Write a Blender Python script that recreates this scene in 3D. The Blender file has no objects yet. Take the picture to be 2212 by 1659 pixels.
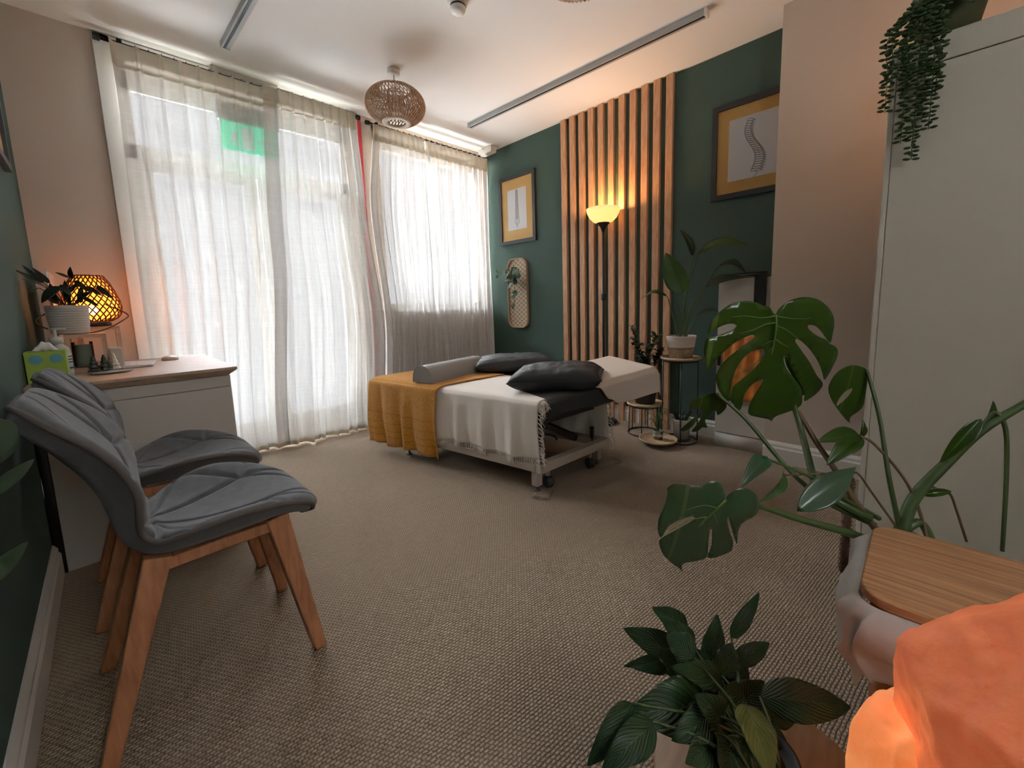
import bpy, bmesh, math, random
from mathutils import Vector as V, Matrix, noise, geometry
S = bpy.context.scene
C = S.collection
PI = math.pi
rnd = random.Random(7)

# ---------------------------------------------------------------- camera, sky, exposure
cd = bpy.data.cameras.new('camera'); cam = bpy.data.objects.new('camera', cd); C.objects.link(cam)
cd.sensor_width = 36; cd.lens = 14.378; cd.shift_x = -0.00754; cd.shift_y = -0.02695
cd.clip_start = .02
cam.matrix_world = Matrix(((0.7011505, 0.10875061, -0.70467105, 0), (-0.71240989, 0.06619955, -0.69863422, 0),
                           (-0.02932799, 0.99186235, 0.12389086, 1.0), (0, 0, 0, 1)))
S.camera = cam
w = bpy.data.worlds.new('overcast_sky'); S.world = w; w.use_nodes = True
# sky and ground bands brightened to light the room, eye-level band kept dim
wt = w.node_tree; bg = wt.nodes['Background']; bg.inputs[0].default_value = (.93, .97, 1, 1)
wc = wt.nodes.new('ShaderNodeTexCoord'); wx = wt.nodes.new('ShaderNodeSeparateXYZ'); wt.links.new(wc.outputs['Generated'], wx.inputs[0])
wm = wt.nodes.new('ShaderNodeMapRange'); wm.inputs[1].default_value = -1; wm.inputs[2].default_value = 1; wt.links.new(wx.outputs[2], wm.inputs[0])
wr = wt.nodes.new('ShaderNodeValToRGB'); el = wr.color_ramp.elements
SKY, LOW, MID = 72.0, 43.0, 1.25
el[0].position = .27; el[0].color = (LOW/SKY,)*3+(1,); el[1].position = .75; el[1].color = (1, 1, 1, 1)
for p_, v_ in ((.345, MID/SKY), (.69, MID/SKY)):
    e_ = el.new(p_); e_.color = (v_,)*3+(1,)
wt.links.new(wm.outputs[0], wr.inputs[0])
wk = wt.nodes.new('ShaderNodeVectorMath'); wk.operation = 'MULTIPLY'; wk.inputs[1].default_value = (.93, .97, 1); wt.links.new(wr.outputs[0], wk.inputs[0])
wt.links.new(wk.outputs[0], bg.inputs[0]); bg.inputs[1].default_value = SKY
S.view_settings.view_transform = 'Standard'; S.view_settings.look = 'None'
S.view_settings.exposure = 0.9; S.view_settings.gamma = 1; S.view_settings.use_curve_mapping = False
def portal(x, z, sx, sz, y=3.70, rx=-PI/2):
    l = bpy.data.lights.new('daylight_portal', 'AREA'); l.shape = 'RECTANGLE'; l.size = sx; l.size_y = sz; l.cycles.is_portal = True
    o = bpy.data.objects.new('daylight_portal', l); C.objects.link(o); o.location = (x, y, z); o.rotation_euler = (rx, 0, 0)
portal(.9, 1.29, 1.4, 2.6); portal(2.4, 1.79, 1.2, 1.6)

# ---------------------------------------------------------------- helpers
def bm_(): return bmesh.new()
def box(bm, a, b, top=None):
    x0, y0, z0 = a; x1, y1, z1 = b
    vs = [bm.verts.new(p) for p in ((x0,y0,z0),(x1,y0,z0),(x1,y1,z0),(x0,y1,z0),(x0,y0,z1),(x1,y0,z1),(x1,y1,z1),(x0,y1,z1))]
    for f in ((0,3,2,1),(4,5,6,7),(0,1,5,4),(1,2,6,5),(2,3,7,6),(3,0,4,7)): bm.faces.new([vs[i] for i in f])
    return vs
def beam(bm, p, q, wd, ht, wd2=None, ht2=None, up=(0,0,1)):
    p, q = V(p), V(q); d = (q-p).normalized(); s = d.cross(V(up)); s = (s if s.length > .01 else V((1,0,0))).normalized(); t = s.cross(d)
    wd2 = wd2 or wd; ht2 = ht2 or ht; vs = []
    for c, a, b in ((p, wd/2, ht/2), (q, wd2/2, ht2/2)):
        vs += [bm.verts.new(c + s*i*a + t*j*b) for i, j in ((-1,-1),(1,-1),(1,1),(-1,1))]
    for f in ((3,2,1,0),(4,5,6,7),(0,1,5,4),(1,2,6,5),(2,3,7,6),(3,0,4,7)): bm.faces.new([vs[i] for i in f])
def spline(pts, n=6):
    pts = [V(p) for p in pts]
    if len(pts) < 3: return pts
    P = [pts[0]*2-pts[1]] + pts + [pts[-1]*2-pts[-2]]; out = []
    for i in range(1, len(P)-2):
        for k in range(n):
            t = k/n; a, b, c, d = P[i-1], P[i], P[i+1], P[i+2]
            out.append(.5*((2*b)+(c-a)*t+(2*a-5*b+4*c-d)*t*t+(3*b-a-3*c+d)*t**3))
    return out + [pts[-1]]
def tube(bm, pts, r, seg=8, closed=False, caps=True):
    pts = [V(p) for p in pts]; n = len(pts); rings = []; prev = None
    for i, p in enumerate(pts):
        if closed: d = pts[(i+1) % n]-pts[i-1]
        else: d = pts[min(i+1, n-1)]-pts[max(i-1, 0)]
        d.normalize()
        if prev is None:
            s = d.cross(V((0,0,1))); s = s if s.length > .05 else d.cross(V((1,0,0)))
        else: s = prev - d*prev.dot(d)
        s.normalize(); prev = s; t = d.cross(s)
        rr = r[min(i, len(r)-1)] if isinstance(r, (list, tuple)) else r
        rings.append([bm.verts.new(p + (s*math.cos(2*PI*k/seg)+t*math.sin(2*PI*k/seg))*rr) for k in range(seg)])
    m = n if closed else n-1
    for i in range(m):
        a, b = rings[i], rings[(i+1) % n]
        for k in range(seg): bm.faces.new((a[k], a[(k+1) % seg], b[(k+1) % seg], b[k]))
    if not closed and caps:
        bm.faces.new(rings[0][::-1]); bm.faces.new(rings[-1])
def rad(a, b, n): return [a+(b-a)*i/max(1, n-1) for i in range(n)]
def lathe(bm, prof, c=(0,0,0), seg=40, cap=True, sx=1, sy=1):
    c = V(c); rings = []
    for r, z in prof:
        rings.append([bm.verts.new(c+V((r*sx*math.cos(2*PI*k/seg), r*sy*math.sin(2*PI*k/seg), z))) for k in range(seg)])
    for a, b in zip(rings, rings[1:]):
        for k in range(seg): bm.faces.new((a[k], a[(k+1) % seg], b[(k+1) % seg], b[k]))
    if cap:
        if prof[0][0] > 1e-4: bm.faces.new(rings[0][::-1])
        if prof[-1][0] > 1e-4: bm.faces.new(rings[-1])
    bmesh.ops.remove_doubles(bm, verts=bm.verts, dist=1e-5)
def sheet(bm, f, nu, nv):
    g = [[bm.verts.new(f(i/nu, j/nv)) for j in range(nv+1)] for i in range(nu+1)]
    uv = bm.loops.layers.uv.verify()
    for i in range(nu):
        for j in range(nv):
            fc = bm.faces.new((g[i][j], g[i+1][j], g[i+1][j+1], g[i][j+1]))
            for l, (a, b) in zip(fc.loops, ((i,j),(i+1,j),(i+1,j+1),(i,j+1))): l[uv].uv = (a/nu, b/nv)
    return g
def obj(name, bm, m, parent=None, smooth=True, bevel=0, solid=0, label=None, sub=0, off=0, seg=2):
    bmesh.ops.recalc_face_normals(bm, faces=bm.faces)
    me = bpy.data.meshes.new(name); bm.to_mesh(me); bm.free()
    o = bpy.data.objects.new(name, me); C.objects.link(o); me.materials.append(m)
    if solid:
        s = o.modifiers.new('solid', 'SOLIDIFY'); s.thickness = solid; s.offset = off
    if bevel:
        s = o.modifiers.new('bevel', 'BEVEL'); s.width = bevel; s.segments = seg; s.limit_method = 'ANGLE'; s.angle_limit = .6
    if sub:
        s = o.modifiers.new('sub', 'SUBSURF'); s.levels = s.render_levels = sub
    if smooth:
        me.polygons.foreach_set('use_smooth', [True]*len(me.polygons))
        if smooth == 'auto' or bevel:
            try: me.set_sharp_from_angle(angle=.7)
            except Exception: pass
    if parent:
        o.parent = parent; o.matrix_parent_inverse = parent.matrix_world.inverted()
    if label: o['label'] = label
    return o
def thing(name, label, cat, loc=(0,0,0), rz=0, group=None):
    o = bpy.data.objects.new(name, None); C.objects.link(o); o.empty_display_size = .05
    o.matrix_world = Matrix.Translation(V(loc)) @ Matrix.Rotation(rz, 4, 'Z')
    o['label'] = label; o['category'] = cat
    if group: o['group'] = group
    return o
def tag(o, label, cat, group=None):
    o['label'] = label; o['category'] = cat
    if group: o['group'] = group
    return o
def struct(name, bm, m, **k):
    o = obj(name, bm, m, **k); o['kind'] = 'structure'; return o
def dup(root, M_, label, group=None):
    def cp(o, par):
        c = o.copy(); C.objects.link(c); c.parent = par
        for ch in o.children: cp(ch, c)
        return c
    r = cp(root, None); r.matrix_world = M_; r['label'] = label
    if group: r['group'] = group
    return r

# ---------------------------------------------------------------- materials
def mat(name, col, rough=.6, metal=0, spec=.5, bump=0, bscale=200, var=0, vscale=8, trans=0, emis=None, estr=0, coat=0, sss=0, alpha=1, stretch=None, sheen=0):
    m = bpy.data.materials.new(name); m.use_nodes = True; nt = m.node_tree; N = nt.nodes; L = nt.links
    b = N['Principled BSDF']; b.inputs['Base Color'].default_value = (*col, 1); b.inputs['Roughness'].default_value = rough
    b.inputs['Metallic'].default_value = metal; b.inputs['Specular IOR Level'].default_value = spec
    b.inputs['Coat Weight'].default_value = coat; b.inputs['Sheen Weight'].default_value = sheen
    if trans: b.inputs['Transmission Weight'].default_value = trans
    if alpha < 1: b.inputs['Alpha'].default_value = alpha
    if emis: b.inputs['Emission Color'].default_value = (*emis, 1); b.inputs['Emission Strength'].default_value = estr
    if sss: b.inputs['Subsurface Weight'].default_value = sss; b.inputs['Subsurface Radius'].default_value = (.03, .015, .008)
    tc = N.new('ShaderNodeTexCoord'); mp = N.new('ShaderNodeMapping'); L.new(tc.outputs['Object'], mp.inputs[0])
    if stretch: mp.inputs['Scale'].default_value = stretch
    if var:
        n = N.new('ShaderNodeTexNoise'); n.inputs['Scale'].default_value = vscale; n.inputs['Detail'].default_value = 5
        L.new(mp.outputs[0], n.inputs['Vector'])
        r = N.new('ShaderNodeValToRGB'); r.color_ramp.elements[0].position = .3; r.color_ramp.elements[1].position = .7
        r.color_ramp.elements[0].color = (*[c*(1-var) for c in col], 1); r.color_ramp.elements[1].color = (*[min(1, c*(1+var)) for c in col], 1)
        L.new(n.outputs[0], r.inputs[0]); L.new(r.outputs[0], b.inputs['Base Color'])
    if bump:
        n = N.new('ShaderNodeTexNoise'); n.inputs['Scale'].default_value = bscale; n.inputs['Detail'].default_value = 3
        L.new(mp.outputs[0], n.inputs['Vector']); bp = N.new('ShaderNodeBump'); bp.inputs['Strength'].default_value = bump; bp.inputs['Distance'].default_value = .004
        L.new(n.outputs[0], bp.inputs['Height']); L.new(bp.outputs[0], b.inputs['Normal'])
    return m
def wood(name, col, dark, scale=(1,1,1), rough=.5, ring=14):
    m = mat(name, col, rough); nt = m.node_tree; N = nt.nodes; L = nt.links; b = N['Principled BSDF']
    tc = N.new('ShaderNodeTexCoord'); mp = N.new('ShaderNodeMapping'); mp.inputs['Scale'].default_value = scale; L.new(tc.outputs['Object'], mp.inputs[0])
    n = N.new('ShaderNodeTexNoise'); n.inputs['Scale'].default_value = ring; n.inputs['Detail'].default_value = 8; n.inputs['Distortion'].default_value = .6
    L.new(mp.outputs[0], n.inputs['Vector'])
    r = N.new('ShaderNodeValToRGB'); r.color_ramp.elements[0].position = .35; r.color_ramp.elements[1].position = .65
    r.color_ramp.elements[0].color = (*dark, 1); r.color_ramp.elements[1].color = (*col, 1)
    L.new(n.outputs[0], r.inputs[0]); L.new(r.outputs[0], b.inputs['Base Color'])
    bp = N.new('ShaderNodeBump'); bp.inputs['Strength'].default_value = .15; bp.inputs['Distance'].default_value = .002
    L.new(n.outputs[0], bp.inputs['Height']); L.new(bp.outputs[0], b.inputs['Normal'])
    return m
def carpet():
    m = mat('loop_carpet', (.3,.22,.16), .95, spec=.15); nt = m.node_tree; N = nt.nodes; L = nt.links; b = N['Principled BSDF']
    tc = N.new('ShaderNodeTexCoord'); mp = N.new('ShaderNodeMapping'); L.new(tc.outputs['Object'], mp.inputs[0])
    mp.inputs['Rotation'].default_value = (0, 0, .12)
    nz = N.new('ShaderNodeTexNoise'); nz.inputs['Scale'].default_value = 60; L.new(mp.outputs[0], nz.inputs['Vector'])
    mx = N.new('ShaderNodeVectorMath'); mx.operation = 'MULTIPLY_ADD'; L.new(nz.outputs['Color'], mx.inputs[0]); mx.inputs[1].default_value = (.0055,.0055,0); L.new(mp.outputs[0], mx.inputs[2])
    br = N.new('ShaderNodeTexBrick'); br.inputs['Scale'].default_value = 1; br.inputs['Brick Width'].default_value = .0135; br.inputs['Row Height'].default_value = .0088
    br.inputs['Mortar Size'].default_value = .0034; br.inputs['Mortar Smooth'].default_value = 1.0; br.offset = .5
    L.new(mx.outputs[0], br.inputs['Vector'])
    br.inputs['Color1'].default_value = (.375,.29,.21,1); br.inputs['Color2'].default_value = (.325,.25,.18,1); br.inputs['Mortar'].default_value = (.185,.142,.102,1)
    L.new(br.outputs['Color'], b.inputs['Base Color'])
    iv = N.new('ShaderNodeMath'); iv.operation = 'SUBTRACT'; iv.inputs[0].default_value = 1; L.new(br.outputs['Fac'], iv.inputs[1])
    bp = N.new('ShaderNodeBump'); bp.inputs['Strength'].default_value = .6; bp.inputs['Distance'].default_value = .004
    L.new(iv.outputs[0], bp.inputs['Height']); L.new(bp.outputs[0], b.inputs['Normal'])
    return m
def curtain_mat(name, col, thru, translucency):
    m = bpy.data.materials.new(name); m.use_nodes = True; nt = m.node_tree; N = nt.nodes; L = nt.links; N.clear()
    out = N.new('ShaderNodeOutputMaterial'); tr = N.new('ShaderNodeBsdfTransparent'); tl = N.new('ShaderNodeBsdfTranslucent'); df = N.new('ShaderNodeBsdfDiffuse')
    for n in (tl, df): n.inputs[0].default_value = (*col, 1)
    tr.inputs[0].default_value = (.97,.98,1,1)
    m1 = N.new('ShaderNodeMixShader'); m1.inputs[0].default_value = translucency; L.new(df.outputs[0], m1.inputs[1]); L.new(tl.outputs[0], m1.inputs[2])
    tc = N.new('ShaderNodeTexCoord'); ad = []
    for sc in ((220, 1, 7), (5, 1, 260)):
        mp = N.new('ShaderNodeMapping'); mp.inputs['Scale'].default_value = sc; L.new(tc.outputs['Object'], mp.inputs[0])
        n = N.new('ShaderNodeTexNoise'); n.inputs['Scale'].default_value = 1; n.inputs['Detail'].default_value = 3; L.new(mp.outputs[0], n.inputs['Vector']); ad.append(n)
    s = N.new('ShaderNodeMath'); s.operation = 'MULTIPLY'; L.new(ad[0].outputs[0], s.inputs[0]); L.new(ad[1].outputs[0], s.inputs[1])
    mr = N.new('ShaderNodeMapRange'); mr.inputs[1].default_value = .12; mr.inputs[2].default_value = .4; mr.inputs[3].default_value = thru*1.35; mr.inputs[4].default_value = thru*.7
    L.new(s.outputs[0], mr.inputs[0])
    lw = N.new('ShaderNodeLayerWeight'); lw.inputs[0].default_value = .35
    iv = N.new('ShaderNodeMath'); iv.operation = 'SUBTRACT'; iv.inputs[0].default_value = 1.12; iv.use_clamp = True; L.new(lw.outputs['Facing'], iv.inputs[1])
    mu = N.new('ShaderNodeMath'); mu.operation = 'MULTIPLY'; L.new(iv.outputs[0], mu.inputs[0]); L.new(mr.outputs[0], mu.inputs[1])
    m2 = N.new('ShaderNodeMixShader'); L.new(mu.outputs[0], m2.inputs[0]); L.new(m1.outputs[0], m2.inputs[1]); L.new(tr.outputs[0], m2.inputs[2])
    L.new(m2.outputs[0], out.inputs[0]); return m
def glass_mat(name='window_glass', ior=1.45):
    m = bpy.data.materials.new(name); m.use_nodes = True; nt = m.node_tree; N = nt.nodes; L = nt.links; N.clear()
    out = N.new('ShaderNodeOutputMaterial'); tr = N.new('ShaderNodeBsdfTransparent'); gl = N.new('ShaderNodeBsdfGlossy'); gl.inputs['Roughness'].default_value = .02
    fr = N.new('ShaderNodeFresnel'); fr.inputs[0].default_value = ior; mx = N.new('ShaderNodeMixShader'); L.new(fr.outputs[0], mx.inputs[0]); L.new(tr.outputs[0], mx.inputs[1]); L.new(gl.outputs[0], mx.inputs[2]); L.new(mx.outputs[0], out.inputs[0])
    return m
def leaf_mat(name, col, vein, rough=.35, freq=14, skew=.6, tl=.25, strength=.5):
    m = bpy.data.materials.new(name); m.use_nodes = True; nt = m.node_tree; N = nt.nodes; L = nt.links; b = N['Principled BSDF']
    b.inputs['Roughness'].default_value = rough; b.inputs['Coat Weight'].default_value = .04; b.inputs['Coat Roughness'].default_value = .2
    tc = N.new('ShaderNodeTexCoord'); sp = N.new('ShaderNodeSeparateXYZ'); L.new(tc.outputs['UV'], sp.inputs[0])
    def mt(op, a, c=None):
        n = N.new('ShaderNodeMath'); n.operation = op
        for i, x in enumerate((a, c)):
            if x is None: continue
            if isinstance(x, (int, float)): n.inputs[i].default_value = x
            else: L.new(x, n.inputs[i])
        return n.outputs[0]
    ac = mt('ABSOLUTE', mt('SUBTRACT', sp.outputs[1], .5))
    ph = mt('MULTIPLY', mt('SUBTRACT', sp.outputs[0], mt('MULTIPLY', ac, skew)), freq*2*PI)
    wv = mt('MULTIPLY', mt('ADD', mt('SINE', ph), 1.0), .5)
    mid = mt('LESS_THAN', ac, .018)
    mx = N.new('ShaderNodeMixRGB'); mx.inputs[1].default_value = (*col, 1); mx.inputs[2].default_value = (*[c*.72 for c in col], 1); L.new(wv, mx.inputs[0])
    m2 = N.new('ShaderNodeMixRGB'); L.new(mid, m2.inputs[0]); L.new(mx.outputs[0], m2.inputs[1]); m2.inputs[2].default_value = (*vein, 1)
    nz = N.new('ShaderNodeTexNoise'); nz.inputs['Scale'].default_value = 12; L.new(tc.outputs['Object'], nz.inputs['Vector'])
    m3 = N.new('ShaderNodeMixRGB'); m3.blend_type = 'MULTIPLY'; m3.inputs[0].default_value = .35; L.new(m2.outputs[0], m3.inputs[1]); L.new(nz.outputs['Color'], m3.inputs[2])
    L.new(m3.outputs[0], b.inputs['Base Color'])
    bp = N.new('ShaderNodeBump'); bp.inputs['Strength'].default_value = strength; bp.inputs['Distance'].default_value = .003; L.new(wv, bp.inputs['Height']); L.new(bp.outputs[0], b.inputs['Normal'])
    t = N.new('ShaderNodeBsdfTranslucent'); t.inputs[0].default_value = (min(1, col[0]*2.2), min(1, col[1]*1.8), col[2]*.6, 1)
    ms = N.new('ShaderNodeMixShader'); ms.inputs[0].default_value = tl; L.new(b.outputs[0], ms.inputs[1]); L.new(t.outputs[0], ms.inputs[2])
    L.new(ms.outputs[0], N['Material Output'].inputs[0]); return m

M_ceil = mat('ceiling_paint', (.86,.83,.79), .9, bump=.05, bscale=40)
M_beige = mat('beige_wall_paint', (.575,.485,.405), .85, bump=.06, bscale=60)
M_green = mat('green_wall_paint', (.066,.105,.088), .85, spec=.2, bump=.06, bscale=60)
M_white = mat('white_gloss_paint', (.72,.69,.64), .45)
M_carpet = carpet()
M_curt = curtain_mat('sheer_linen', (.88,.87,.85), .20, .010)
M_head = curtain_mat('linen_heading', (.62,.57,.46), .01, .03)
M_glass = glass_mat(); M_pglass = glass_mat('picture_glass', 1.13)
M_black = mat('black_metal', (.012,.012,.013), .45, spec=.4)
M_blackpl = mat('black_plastic', (.015,.015,.017), .5)
M_oak = wood('oak', (.60,.34,.19), (.42,.22,.115), (6,6,.7), .55)
M_leg = wood('beech_leg', (.42,.18,.08), (.31,.12,.05), (8,8,1), .5, 9)
M_bamboo = wood('bamboo_board', (.46,.235,.11), (.27,.125,.055), (28,1.2,28), .45, 4)
M_desk = wood('desk_top_oak', (.42,.29,.20), (.33,.21,.14), (1.5,9,9), .45, 8)
M_tray = wood('tray_wood', (.50,.36,.22), (.40,.27,.15), (3,9,9), .55, 6)
M_grey = mat('grey_quilted_fabric', (.105,.11,.12), .95, bump=.35, bscale=700, var=.18, vscale=30, sheen=.25, spec=.2)
M_white_lam = mat('white_laminate', (.60,.57,.52), .5)
M_cab = mat('cabinet_front', (.50,.46,.385), .55)
M_vinyl = mat('black_upholstery_cover', (.016,.017,.019), .55, bump=.1, bscale=25)
M_sheet = mat('cream_cotton_blanket', (.84,.77,.70), .95, bump=.25, bscale=350, spec=.15, sheen=.2)
M_towelw = mat('cream_towel', (.56,.48,.41), .95, bump=.15, bscale=400, spec=.1)
M_mustard = mat('mustard_terry', (.60,.27,.035), .95, bump=.8, bscale=420, var=.18, vscale=90, spec=.1, sheen=.3)
M_bolster = mat('grey_vinyl_bolster', (.30,.295,.285), .42)
M_frame = mat('beige_frame_metal', (.42,.36,.30), .5)
M_steel = mat('dark_steel', (.10,.09,.085), .4, .7)
M_rattan = wood('rattan', (.62,.42,.28), (.46,.28,.17), (20,20,20), .6, 5)
M_wicker = mat('wicker_cane', (.55,.42,.27), .7, var=.25, vscale=60)
M_wtrim = mat('bamboo_rim', (.42,.29,.20), .6)
M_paper = mat('drawing_paper', (.62,.61,.62), .8)
M_mount = mat('kraft_mount', (.50,.30,.09), .7, var=.06, vscale=5)
M_ink = mat('ink_line', (.02,.018,.018), .8)
M_soil = mat('potting_soil', (.03,.018,.011), 1, bump=1, bscale=120)
M_potw = mat('white_ceramic', (.60,.58,.54), .45)
M_potd = mat('charcoal_pot', (.02,.02,.022), .5)
M_stem = mat('plant_stem', (.05,.085,.022), .45)
M_stemd = mat('brown_stem', (.12,.075,.03), .6)
M_mon = leaf_mat('monstera_leaf', (.045,.10,.010), (.12,.2,.04), .25, 0.001, .6, .3, 0)
M_monb = leaf_mat('monstera_leaf_cool', (.045,.105,.048), (.09,.15,.06), .3, 0.001, .6, .15, 0)
M_lily = leaf_mat('peace_lily_leaf', (.032,.085,.030), (.05,.11,.04), .33, 11, .9, .15, .7)
M_lilyb = leaf_mat('peace_lily_pale_leaf', (.14,.17,.03), (.18,.2,.06), .4, 9, .9, .3, .4)
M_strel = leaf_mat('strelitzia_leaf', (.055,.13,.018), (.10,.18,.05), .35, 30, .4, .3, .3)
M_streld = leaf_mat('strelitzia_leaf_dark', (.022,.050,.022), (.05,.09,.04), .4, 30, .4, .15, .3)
M_matt = mat('matt_leaf', (.03,.05,.025), .9, spec=.05)  # dark green, very rough leaf with hardly any gloss
M_dark = leaf_mat('dark_leaf', (.012,.022,.014), (.02,.035,.02), .4, 6, .4, .05, .2)
M_ivy = leaf_mat('ivy_leaf', (.045,.11,.04), (.12,.2,.1), .45, 5, .6, .2, .3)
M_bead = mat('bead_leaf', (.030,.062,.018), .5, spec=.3)

# ---------------------------------------------------------------- room shell
XL, XR, YW, YB, H = -.235, 3.04, 3.44, -1.3, 2.6
b = bm_(); box(b, (XL-.1, YB-.1, -.1), (XR+.1, YW+.2, 0)); struct('floor', b, M_carpet, smooth=False)
b = bm_(); box(b, (XL-.1, YB-.1, H), (XR+.1, YW+.2, H+.1)); struct('ceiling', b, M_ceil, smooth=False)
b = bm_(); box(b, (XL-.1, YB, 0), (XL, YW+.2, H)); struct('wall_left', b, M_green, smooth=False)
b = bm_(); box(b, (XR, YB, 0), (XR+.1, YW+.2, H)); struct('wall_right', b, M_green, smooth=False)
b = bm_(); RX0, RX1, RZ0, RZ1 = -.1, .65, 1.35, 2.05
for a, c in (((XL-.1,YB-.1,0),(RX0,YB,H)),((RX1,YB-.1,0),(XR+.1,YB,H)),((RX0,YB-.1,0),(RX1,YB,RZ0)),((RX0,YB-.1,RZ1),(RX1,YB,H))): box(b, a, c)
struct('wall_back', b, M_beige, smooth=False)
# window with a blind added in the unseen back wall as fill light
wn = thing('window_fill', 'added fill light window with a sheer blind behind the viewer', 'window', (.27, YB, 1.35)); wn['kind'] = 'structure'; del wn['category']
b = bm_()
for a, c in (((RX0,YB-.07,RZ0),(RX0+.03,YB-.02,RZ1)),((RX1-.03,YB-.07,RZ0),(RX1,YB-.02,RZ1)),((RX0+.03,YB-.07,RZ0),(RX1-.03,YB-.02,RZ0+.03)),((RX0+.03,YB-.07,RZ1-.03),(RX1-.03,YB-.02,RZ1))): box(b, a, c)
obj('window_frame', b, M_white, wn, bevel=.003)
b = bm_(); sheet(b, lambda u, v: V((RX0+.03+(RX1-RX0-.06)*u, YB-.035, RZ0+.03+(RZ1-RZ0-.06)*v)), 4, 4); obj('fill_blind', b, curtain_mat('fill_blind', (.9,.88,.85), .02, .38), wn)
b = bm_(); box(b, (2.82, YB, 0), (XR, .666, H)); struct('wall_pillar', b, M_beige, smooth=False)
D0, D1, W0, W1, ZT = .20, 1.58, 1.82, 2.97, 2.565
b = bm_()
for a, c in (((XL, YW, 0), (D0, YW+.2, H)), ((D1, YW, 0), (W0, YW+.2, H)), ((W1, YW, 0), (XR, YW+.2, H)),
             ((D0, YW, ZT), (D1, YW+.2, H)), ((W0, YW, ZT), (W1, YW+.2, H)), ((W0, YW, 0), (W1, YW+.2, 1.0))): box(b, a, c)
struct('wall_front', b, M_beige, smooth=False)
# skirting boards with a moulded top
def skirt(name, p, q, nrm):
    b = bm_(); p, q, n = V(p), V(q), V(nrm); prof = [(0,0),(.020,0),(.020,.085),(.014,.095),(.014,.108),(.008,.118),(.004,.125),(0,.125)]
    rs = [[b.verts.new(e+n*t+V((0,0,z))) for t, z in prof] for e in (p, q)]; k = len(prof)
    for i in range(k): b.faces.new((rs[0][i], rs[0][(i+1) % k], rs[1][(i+1) % k], rs[1][i]))
    b.faces.new(rs[0]); b.faces.new(rs[1][::-1]); struct(name, b, M_white, smooth=False)
skirt('baseboard_left', (XL, YB, 0), (XL, 2.36, 0), (1,0,0))
skirt('baseboard_right', (XR, .686, 0), (XR, 3.44, 0), (-1,0,0))
skirt('baseboard_pillar', (2.82, YB, 0), (2.82, .666, 0), (-1,0,0))
skirt('baseboard_front', (D1+.06, YW, 0), (XR-.02, YW, 0), (0,-1,0))
# architrave of the glazed door, seen as a pale upright strip left of the curtain
b = bm_()
box(b, (.125, YW-.02, 0), (.20, YW, ZT+.03)); box(b, (D1, YW-.02, 0), (D1+.06, YW, ZT+.03)); box(b, (.125, YW-.02, ZT), (D1+.06, YW, ZT+.03))
struct('trim_1', b, M_white, bevel=.004)
b = bm_(); box(b, (W0-.02, YW-.05, .975), (W1+.02, YW+.12, 1.0)); struct('trim_2', b, M_white, bevel=.005)
# glazed double door with a transom light
dr = thing('door_1', 'white glazed double door with transom behind the sheer curtains', 'door', (.89, 3.53, 0)); dr['kind'] = 'structure'
for k in ('category',): del dr[k]
b = bm_()
for a, c in (((D0, 3.52, 0), (D0+.06, 3.536, ZT)), ((D1-.06, 3.52, 0), (D1, 3.536, ZT)), ((D0, 3.52, 2.36), (D1, 3.536, 2.505)), ((D0, 3.52, ZT-.03), (D1, 3.536, ZT)), ((D0, 3.52, 1.96), (D1, 3.536, 2.05)), ((D0, 3.50, 0), (D1, 3.55, .02))): box(b, a, c)
obj('door_frame', b, M_white, dr, bevel=.003)
for x0, x1 in ((D0+.05, .885), (.895, D1-.05)):
    b = bm_()
    for a, c in (((x0, 3.522, .02), (x0+.07, 3.534, 1.98)), ((x1-.07, 3.522, .02), (x1, 3.534, 1.98)), ((x0+.07, 3.522, .02), (x1-.07, 3.534, .20)), ((x0+.07, 3.522, 1.90), (x1-.07, 3.534, 1.98))): box(b, a, c)
    lf = obj('door_leaf', b, M_white, dr, bevel=.003)
    b = bm_(); box(b, (x0+.07, 3.528, .20), (x1-.07, 3.532, 1.90)); obj('glass_pane', b, M_glass, lf, smooth=False)
b = bm_(); box(b, (D0+.05, 3.528, 2.04), (D1-.05, 3.532, 2.37)); obj('transom_pane', b, M_glass, dr, smooth=False)
wn = thing('window_1', 'white framed window behind the right curtain', 'window', (2.4, 3.53, 1)); wn['kind'] = 'structure'; del wn['category']
b = bm_()
for a, c in (((W0, 3.52, 1.0), (W0+.05, 3.536, ZT)), ((W1-.05, 3.52, 1.0), (W1, 3.536, ZT)), ((W0, 3.52, 2.40), (W1, 3.536, 2.505)), ((W0, 3.52, 1.0), (W1, 3.536, 1.05)), ((2.37, 3.52, 1.0), (2.42, 3.536, ZT))): box(b, a, c)
obj('window_frame', b, M_white, wn, bevel=.003)
for x0, x1 in ((W0+.05, 2.37), (2.42, W1-.05)):
    b = bm_(); box(b, (x0, 3.528, 1.05), (x1, 3.532, ZT-.05)); obj('glass_pane', b, M_glass, wn, smooth=False)
b = bm_(); box(b, (1.635, YW-.025, .0), (1.665, YW-.001, 2.56)); tag(obj('red_strip', b, mat('red_fabric', (.42,.03,.035), .7), bevel=.003), 'narrow red strip running down the wall between the two curtained windows', 'strip')

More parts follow.
